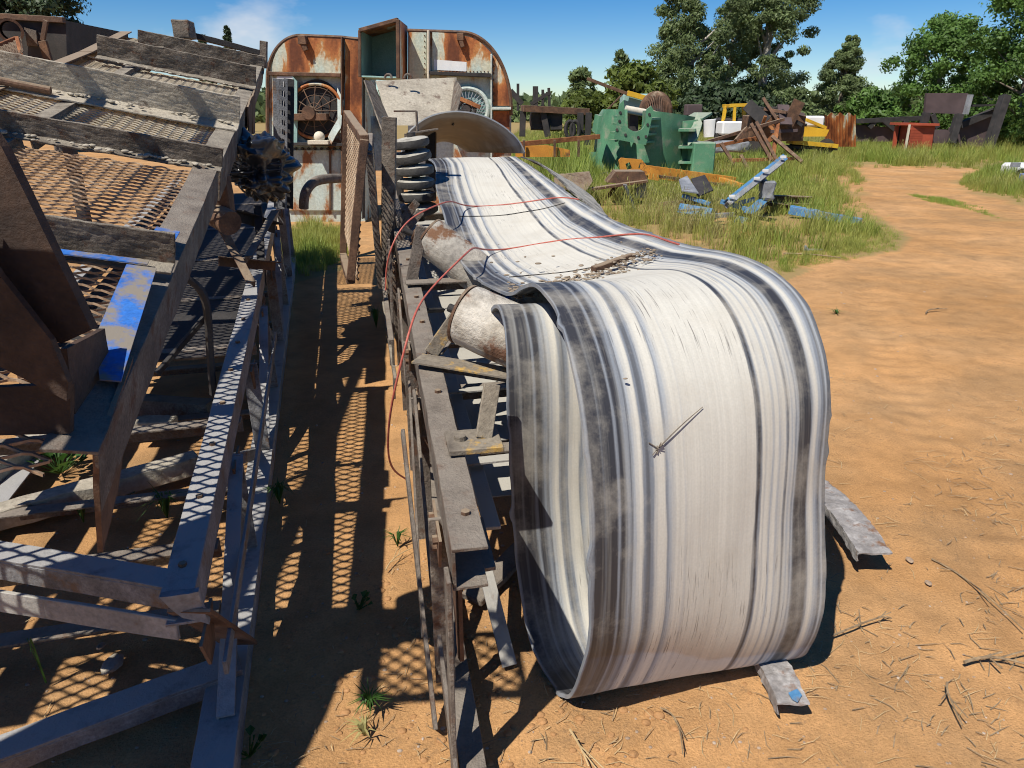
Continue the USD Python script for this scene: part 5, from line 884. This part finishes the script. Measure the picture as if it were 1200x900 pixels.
# far left: dark hopper, pipe, strap, mesh
t = Thing('dark_skip', 'dark rusty steel skip behind the walkway at the far left', 'skip', at(30, 120, y=9))
q = [at(-40, 17, y=9), at(77, 24, y=9), at(80, 120, y=9), at(-40, 120, y=9)]; t.part('body', MB().plate(q, 1.4, V(0, 1, 0)), 'dark_steel'); t.part('rim', MB().bar(q[0] + V(0, -.03, 0), q[1] + V(0, -.03, 0), .06, .06), 'rust_brown')
t.part('strap', MB().bar(at(54, 24, y=8.85), at(50, 48, y=8.85), .05, .03, V(0, 1, 0)).bar(at(50, 48, y=8.85), at(57, 72, y=8.85), .09, .04, V(0, 1, 0)), 'rust_brown'); t.part('patch', MB().plate([at(28, 32, y=8.97), at(42, 36, y=8.97), at(44, 54, y=8.97), at(32, 54, y=8.97)], .02, V(0, 1, 0)), 'dusty_steel')
for x in (-30, 70): t.part('leg', MB().bar(at(x, 119, y=9.5), V(at(x, 119, y=9.5)[0], 9.5, 0), .12, .12, V(0, 1, 0)), 'dark_steel')
single('open_pipe', MB().pipe(at(12, 36, y=8.0), at(14, 36, y=8.9), .115, .025, 30), 'rust_brown', 'short open pipe end against the dark skip', 'pipe')
t = Thing('mesh_screen', 'rusty woven screen panel leaning at the far left edge', 'screen', at(10, 110, y=6.5))
q = [at(-60, 78, y=6.2), at(20, 45, y=6.7), at(34, 104, y=5.9), at(-60, 118, y=5.6)]; X = unit(q[1] - q[0]); Y = unit(q[3] - q[0])
t.part('mesh', expanded(MB(), q[0], X, Y, .66, .42, .05, .035, .008, .004), 'rust_brown', smooth=False); t.part('frame', MB().bar(q[0], q[1], .03, .04).bar(q[1], q[2], .03, .04).bar(q[3], q[2], .03, .03), 'rust_orange')
single('purple_channel', MB().bar(at(-60, 150, y=4.4), at(26, 108, y=4.9), .10, .06), 'purple_steel', 'purple brown channel end crossing the far left edge', 'channel')
single('far_roof', MB().bar(at(86, 75, y=30), at(150, 77, y=30), 3.0, .22).bar(at(86, 80, y=31), at(150, 82, y=31), .2, .5, (0, 0, 1)), 'roof_sheet', 'long pale roof edge far behind the walkway', 'roof')

# ------------------------------------------------------------------ trees
def tree(name, label, px, base_py, y, h, w, m, seed, nclump=260, per=60, leaf=(.26, .10), droop=.3, trunk='bark', low=.12, shape='round', group=None, cat='tree', blobs=None):
    g = np.random.default_rng(seed); b = at(px, base_py, y=y); b[2] = 0.0; t = Thing(name, label, cat, b, group)
    # limbs
    mb = MB(); tips = []
    r0 = .028 * h + .03
    lean = V(g.normal(0, .03), g.normal(0, .03), 0) * h
    spine = [b + V(0, 0, -.1), b + lean * .3 + V(0, 0, h * .3), b + lean * .7 + V(0, 0, h * .6), b + lean + V(0, 0, h * .92)]
    sp, _ = spline(spine, 14); mb.tube(sp, np.linspace(r0, r0 * .15, 14), 9)
    def prof(z):
        if shape == 'round': return math.sqrt(max(0, 1 - (2 * (z - .5)) ** 2)) ** .8
        if shape == 'column': return min(1, (1 - z) * 2.2 + .12) * min(1, .55 + z * 2.2) 
        return max(0.08, (1 - z)) ** .75 * min(1, .5 + z * 3)
    cl = []
    for k in range(nclump):
        z = g.uniform(0, 1); a = g.uniform(0, 6.283); rr = prof(z) * w / 2 * math.sqrt(g.uniform(.15, 1)); lump = .55 + .75 * meshkit.noise(V(math.cos(a) * 1.7 + seed, math.sin(a) * 1.7, z * 3.2))
        c = b + lean * (low + z * (1 - low)) + V(rr * lump * math.cos(a), rr * lump * math.sin(a), h * (low + z * (1 - low))); cl.append(c)
    for c in cl[:26]:
        s = sp[min(13, max(2, int((c[2] - b[2]) / h * 11)))]; mid = (s + c) / 2 + V(0, 0, -.05 * h * g.uniform(0, .6)); mb.tube(spline([s, mid, c], 7)[0], np.linspace(r0 * .28, r0 * .05, 7), 5)
    t.part('trunk', mb, trunk, smooth=True)
    cl = np.array(cl); sz = g.uniform(.45, 1.35, nclump) * (w * .088 + .10) * (np.clip(1.15 - .8 * (cl[:, 2] - b[2]) / h, .3, 1) if shape == 'cone' else 1)
    N = nclump * per; ci = np.repeat(np.arange(nclump), per)
    d = g.normal(size=(N, 3)); d /= np.linalg.norm(d, axis=1, keepdims=True); rad = g.uniform(.25, 1.15, N) ** .75
    c = cl[ci] + d * (rad * sz[ci])[:, None] * V(1.15, 1.15, .8)
    nn = g.normal(size=(N, 3)) * .55 + d + V(0, 0, .35); nn /= np.linalg.norm(nn, axis=1, keepdims=True)
    ax = np.cross(nn, g.normal(size=(N, 3))) - V(0, 0, droop * .8); ax -= nn * np.sum(ax * nn, 1, keepdims=True); ax /= np.linalg.norm(ax, axis=1, keepdims=True); sd = np.cross(ax, nn)
    ls = g.uniform(.6, 1.3, N)[:, None]; L_, W_ = leaf[0] * ls, leaf[1] * ls
    v = np.stack([c - ax * L_ / 2, c + sd * W_ / 2, c + ax * L_ / 2, c - sd * W_ / 2], 1).reshape(-1, 3); o = np.arange(N) * 4
    t.part('crown', (v, np.vstack([np.stack([o, o + 1, o + 2], 1), np.stack([o, o + 2, o + 3], 1)])), m, smooth=False); return t
tree('eucalyptus', 'tallest dark eucalyptus, left of the tall pair', 806, 150, 55, 13.6, 5.6, 'gum_leaf', 41, 200, 320, (.24, .10), .6, 'pale_bark', .10, 'column')
tree('eucalyptus', 'right hand tall eucalyptus with a pale upper limb', 886, 150, 57, 14.2, 5.6, 'gum_leaf', 42, 200, 320, (.24, .10), .6, 'pale_bark', .10, 'column')
tree('eucalyptus', 'narrow eucalyptus crown filling the gap of the tall pair', 848, 150, 60, 10.5, 4.0, 'gum_leaf', 43, 80, 260, (.24, .10), .6, 'pale_bark', .12, 'column')
tree('eucalyptus', 'lone pointed grey green tree between the tall pair and the dark hopper', 978, 150, 60, 7.0, 6.2, 'gum_leaf', 44, 150, 300, (.22, .09), .4, 'bark', .06, 'cone')
tree('broadleaf_tree', 'rounded bright green tree behind the dark brown hopper', 1088, 160, 42, 6.3, 4.7, 'green_leaf', 45, 140, 240, (.18, .10), .1, 'bark', .05, 'round')
tree('broadleaf_tree', 'big leafy green tree filling the right edge', 1188, 170, 34, 6.9, 5.6, 'green_leaf', 46, 190, 280, (.15, .09), .1, 'bark', .03, 'round')
tree('broadleaf_tree', 'dark tree beyond the far left skip', 66, 150, 34, 8.2, 4.6, 'dark_leaf', 47, 160, 260, (.2, .1), .2, 'bark', .08, 'round')
tree('slender_tree', 'slender lone sapling crown right of the far steel posts', 681, 140, 48, 4.1, 1.75, 'gum_leaf', 48, 70, 60, (.4, .14), .2, 'bark', .30, 'round')
tree('bush', 'light yellow green bush behind the thin rusty boom', 742, 150, 36, 3.6, 3.4, 'yellow_leaf', 49, 130, 70, (.3, .14), .0, 'bark', .03, 'round', cat='bush')
tree('slender_tree', 'thin feathery tree rising behind the yellow green bush', 722, 150, 46, 5.2, 2.6, 'gum_leaf', 50, 90, 50, (.42, .12), .1, 'bark', .1, 'cone')
tree('bush', 'dark bush filling the foot of the tall eucalyptus pair', 845, 158, 50, 2.9, 7.5, 'dark_leaf', 51, 200, 80, (.4, .18), .2, 'bark', .02, 'round', cat='bush')
tree('bush', 'green bush between the lone pointed tree and the dark bin', 928, 156, 52, 3.0, 3.4, 'gum_leaf', 52, 90, 70, (.35, .15), .1, 'bark', .02, 'round', cat='bush')
tree('bush', 'low bushes behind the dark bin', 1018, 152, 58, 3.0, 4.5, 'green_leaf', 53, 110, 70, (.38, .16), .1, 'bark', .02, 'round', cat='bush')
tree('bush', 'pale bush in tall grass left of the thin boom', 690, 150, 40, 2.6, 3.4, 'yellow_leaf', 54, 100, 70, (.3, .12), .0, 'bark', .02, 'round', cat='bush')
tree('conifer', 'small pointed conifer top above the far walkway', 281, 150, 60, 7.6, 2.4, 'dark_leaf', 55, 120, 70, (.36, .12), .2, 'bark', .1, 'cone')
tree('conifer', 'smaller conifer tip left of the pointed conifer top', 254, 150, 64, 7.4, 2.2, 'dark_leaf', 56, 100, 60, (.36, .12), .2, 'bark', .1, 'cone')
# far low scrub on the horizon, one dark green line
g = np.random.default_rng(9); mb = MB(); N = 26000
ang_ = g.uniform(-.75, .75, N); rr = g.uniform(120, 210, N); hh = 2.5 + 3.5 * meshkit.fbm(np.c_[ang_ * 14, rr * .02, 0 * rr], 3, 1)
c = np.c_[rr * np.sin(ang_), rr * np.cos(ang_), g.uniform(0, 1, N) * hh]; ax = g.normal(size=(N, 3)); ax /= np.linalg.norm(ax, axis=1, keepdims=True); sd = np.cross(ax, g.normal(size=(N, 3))); sd /= np.linalg.norm(sd, axis=1, keepdims=True)
v = np.stack([c - ax * .9, c + sd * .6, c + ax * .9, c - sd * .6], 1).reshape(-1, 3); o = np.arange(N) * 4
single('far_scrub', (v, np.vstack([np.stack([o, o + 1, o + 2], 1), np.stack([o, o + 2, o + 3], 1)])), 'gum_leaf', 'far low belt of scrub along the horizon', 'scrub', kind='stuff', smooth=False)

# ------------------------------------------------------------------ weeds, sticks, pebbles, straw
def weed(name, label, px, py, n, r, hh, seed, m='weed_leaf', broad=True):
    g = np.random.default_rng(seed); b = at(px, py, z=0); t = Thing(name, label, 'weed', b); mb, st = MB(), MB()
    for k in range(n):
        a = g.uniform(0, 6.28); l = r * g.uniform(.4, 1); d = V(math.cos(a), math.sin(a), 0); tip = b + d * l + V(0, 0, hh * g.uniform(.3, 1)); s = np.cross(d, V(0, 0, 1))
        if broad:
            c = b + (tip - b) * .6; wv = s * l * .24; st.tube([b + V(0, 0, -.01), c], .0022, 4); mb.add([c, c + (tip - c) * .5 + wv + V(0, 0, .006), tip, c + (tip - c) * .5 - wv + V(0, 0, .006)], [[0, 1, 2], [0, 2, 3]])
        else:
            m1 = b + d * l * .3 + V(0, 0, hh * .7); wv = s * .0028; mb.add([b - wv, b + wv, m1 + wv, m1 - wv, tip], [[0, 1, 2], [0, 2, 3], [3, 2, 4]])
    t.part('leaves', mb, m, smooth=False)
    if broad: t.part('stalks', st, m)
for k, (lab, px, py, n, r, hh, br) in enumerate([
    ('leafy weed between the concrete lump and the caked beam', 70, 553, 34, .16, .14, True), ('small leafy weed at the left end of the caked beam', 6, 618, 14, .09, .08, True), ('little round leaved weed just above the caked beam', 146, 582, 16, .07, .06, True),
    ('wispy grass tuft beside the truss rail below the caked beam', 196, 607, 26, .16, .16, False), ('thin grass tuft in the light left of the wispy tuft', 98, 612, 12, .08, .12, False), ('short grass tuft right of the mesh shadow under the belt truss', 434, 832, 28, .09, .08, False),
    ('single tall grass blade in the shade below the cross rail', 54, 800, 3, .05, .26, False), ('low weed in the mesh shadow in the middle of the aisle', 420, 712, 18, .07, .06, True), ('dry tuft near the foot of the belt truss', 428, 862, 20, .08, .05, False), ('small weed at the bottom edge by the truss chord', 292, 884, 12, .06, .06, True),
    ('grass tuft in the shade of the aisle beside the truss chord', 328, 590, 26, .12, .14, False), ('bright weed under the belt truss foot', 441, 384, 34, .16, .22, False), ('grass tuft in the sun under the belt truss', 466, 640, 20, .09, .08, False), ('green tuft alone on the bare sand right of the belt loop', 980, 368, 26, .14, .05, False)]): weed('weed', lab, px, py, n, r, hh, 70 + k, 'weed_leaf' if k not in (8,) else 'dry_blade', br)
tg = np.random.default_rng(21)
for k, (lab, a, b, r) in enumerate([('long dry twig lying right of the lower strip', (1092, 655), (1200, 738), .004), ('forked dry twig at the right edge of the sand', (1130, 776), (1215, 782), .006), ('dry twig below the ragged steel strip', (975, 745), (1045, 725), .004), ('curved dark twig at the lower right', (1110, 800), (1128, 850), .004), ('short dark twig right of the belt top', (1085, 367), (1110, 362), .007), ('dark twig in the grass edge behind the belt', (918, 297), (985, 302), .012), ('pale stalk in front of the belt foot', (668, 855), (690, 898), .004), ('pale straw stalk leaning at the truss foot', (452, 668), (488, 640), .003), ('thin twig on the sand at the bottom middle', (775, 830), (800, 884), .003)]):
    p0, p1 = at(*a, z=.012), at(*b, z=.014); p, r_ = stick(p0, p1, r, V(tg.normal(0, .03), tg.normal(0, .03), .008)); mb = MB().tube(p, r_, 6)
    for q in range(3): c = p[2 + q]; mb.tube([c, c + unit(p1 - p0) * .06 + V(tg.normal(0, .035), tg.normal(0, .035), .01)], r * .5, 5)
    single('twig', mb, 'dry_stick' if 'pale' not in lab else 'straw', lab, 'twig')
g = np.random.default_rng(31); mb = MB()
def litter(n, x0, x1, y0, y1, l0, l1, w):
    for k in range(n):
        px, py = g.uniform(x0, x1), y0 + (y1 - y0) * g.uniform() ** .7; b = at(px, py, z=0)
        if meshkit.fbm(V(b[0] * 1.3, b[1] * 1.3, 2.0), 3, 5) < .5 and g.uniform() < .85: continue
        a = g.normal(.5, .9); d = V(math.cos(a), math.sin(a), 0); l = g.uniform(l0, l1) * g.uniform(.4, 1); z = height(b[:1], b[1:2])[0] + .006
        s = np.cross(d, V(0, 0, 1)) * w; m_ = b + d * l * .5 + V(*(g.normal(0, l * .09, 2)), 0); e = b + d * l
        vv = np.array([b - s, b + s, m_ + s, m_ - s, e]); vv[:, 2] = z + np.array([0, 0, .004, .004, .001]); mb.add(vv, [[0, 1, 2], [0, 2, 3], [3, 2, 4]])
litter(240, 640, 1200, 640, 900, .02, .14, .0009); litter(240, 900, 1200, 330, 640, .04, .18, .0013); litter(150, 300, 680, 480, 900, .02, .10, .0010); litter(120, 0, 300, 560, 900, .02, .12, .0013)
single('straw_litter', mb, 'straw', 'bits of straw scattered over the sand', 'straw', kind='stuff', smooth=False)
mb = MB(); litter(360, 900, 1200, 340, 900, .02, .13, .0016); litter(160, 1050, 1200, 480, 720, .03, .16, .0016); litter(200, 300, 900, 700, 900, .02, .1, .0012); single('twig_litter', mb, 'dry_stick', 'thin dark twigs scattered over the sand', 'twigs', kind='stuff', smooth=False)
mb = MB(); ico = trimesh.creation.icosphere(subdivisions=1)
for k in range(700):
    px, py = g.uniform(-20, 1220), 330 + 570 * g.uniform() ** .8; b = at(px, py, z=0); r = g.uniform(.001, .0045) * (1 + .3 * b[1]) * g.uniform(.4, 1.1); b[2] = height(b[:1], b[1:2])[0]; mb.add(b + ico.vertices * V(r * g.uniform(.8, 1.6), r * g.uniform(.8, 1.4), r * .7), ico.faces)
single('pebbles', mb, 'pebble', 'small pebbles strewn over the sand', 'pebbles', kind='stuff', smooth=True)
mb = MB()
for k in range(420):
    px, py = g.normal(560, 130), g.uniform(640, 900); b = at(px, py, z=0); r = g.uniform(.004, .014) * g.uniform(.4, 1.0); b[2] = height(b[:1], b[1:2])[0]; mb.add(b + ico.vertices * V(r * 1.4, r * 1.2, r * .7), ico.faces)
mb.rough(.003, 60); single('soil_clods', mb, 'clod', 'crumbly clods of orange soil along the truss foot', 'clods', kind='stuff', smooth=True)
for k, (lab, px, py, r) in enumerate([('flat stone right of the ragged strip', 1066, 656, .013), ('small stone chip below the flat stone right of the belt', 1088, 683, .011), ('pale stone in the shade below the cross rail', 132, 778, .03), ('white pebble by the left cross rail', 118, 757, .012)]):
    b = at(px, py, z=.006); m = trimesh.creation.icosphere(subdivisions=3); v = m.vertices * V(r, r * 1.5, r * .45); v *= (1 + .5 * (meshkit.fbm(m.vertices * 2, 3, k) - .5))[:, None]; single('stone', MB().add(v + b, m.faces), 'pebble' if k != 2 else 'caked_plate', lab, 'stone', smooth=True)
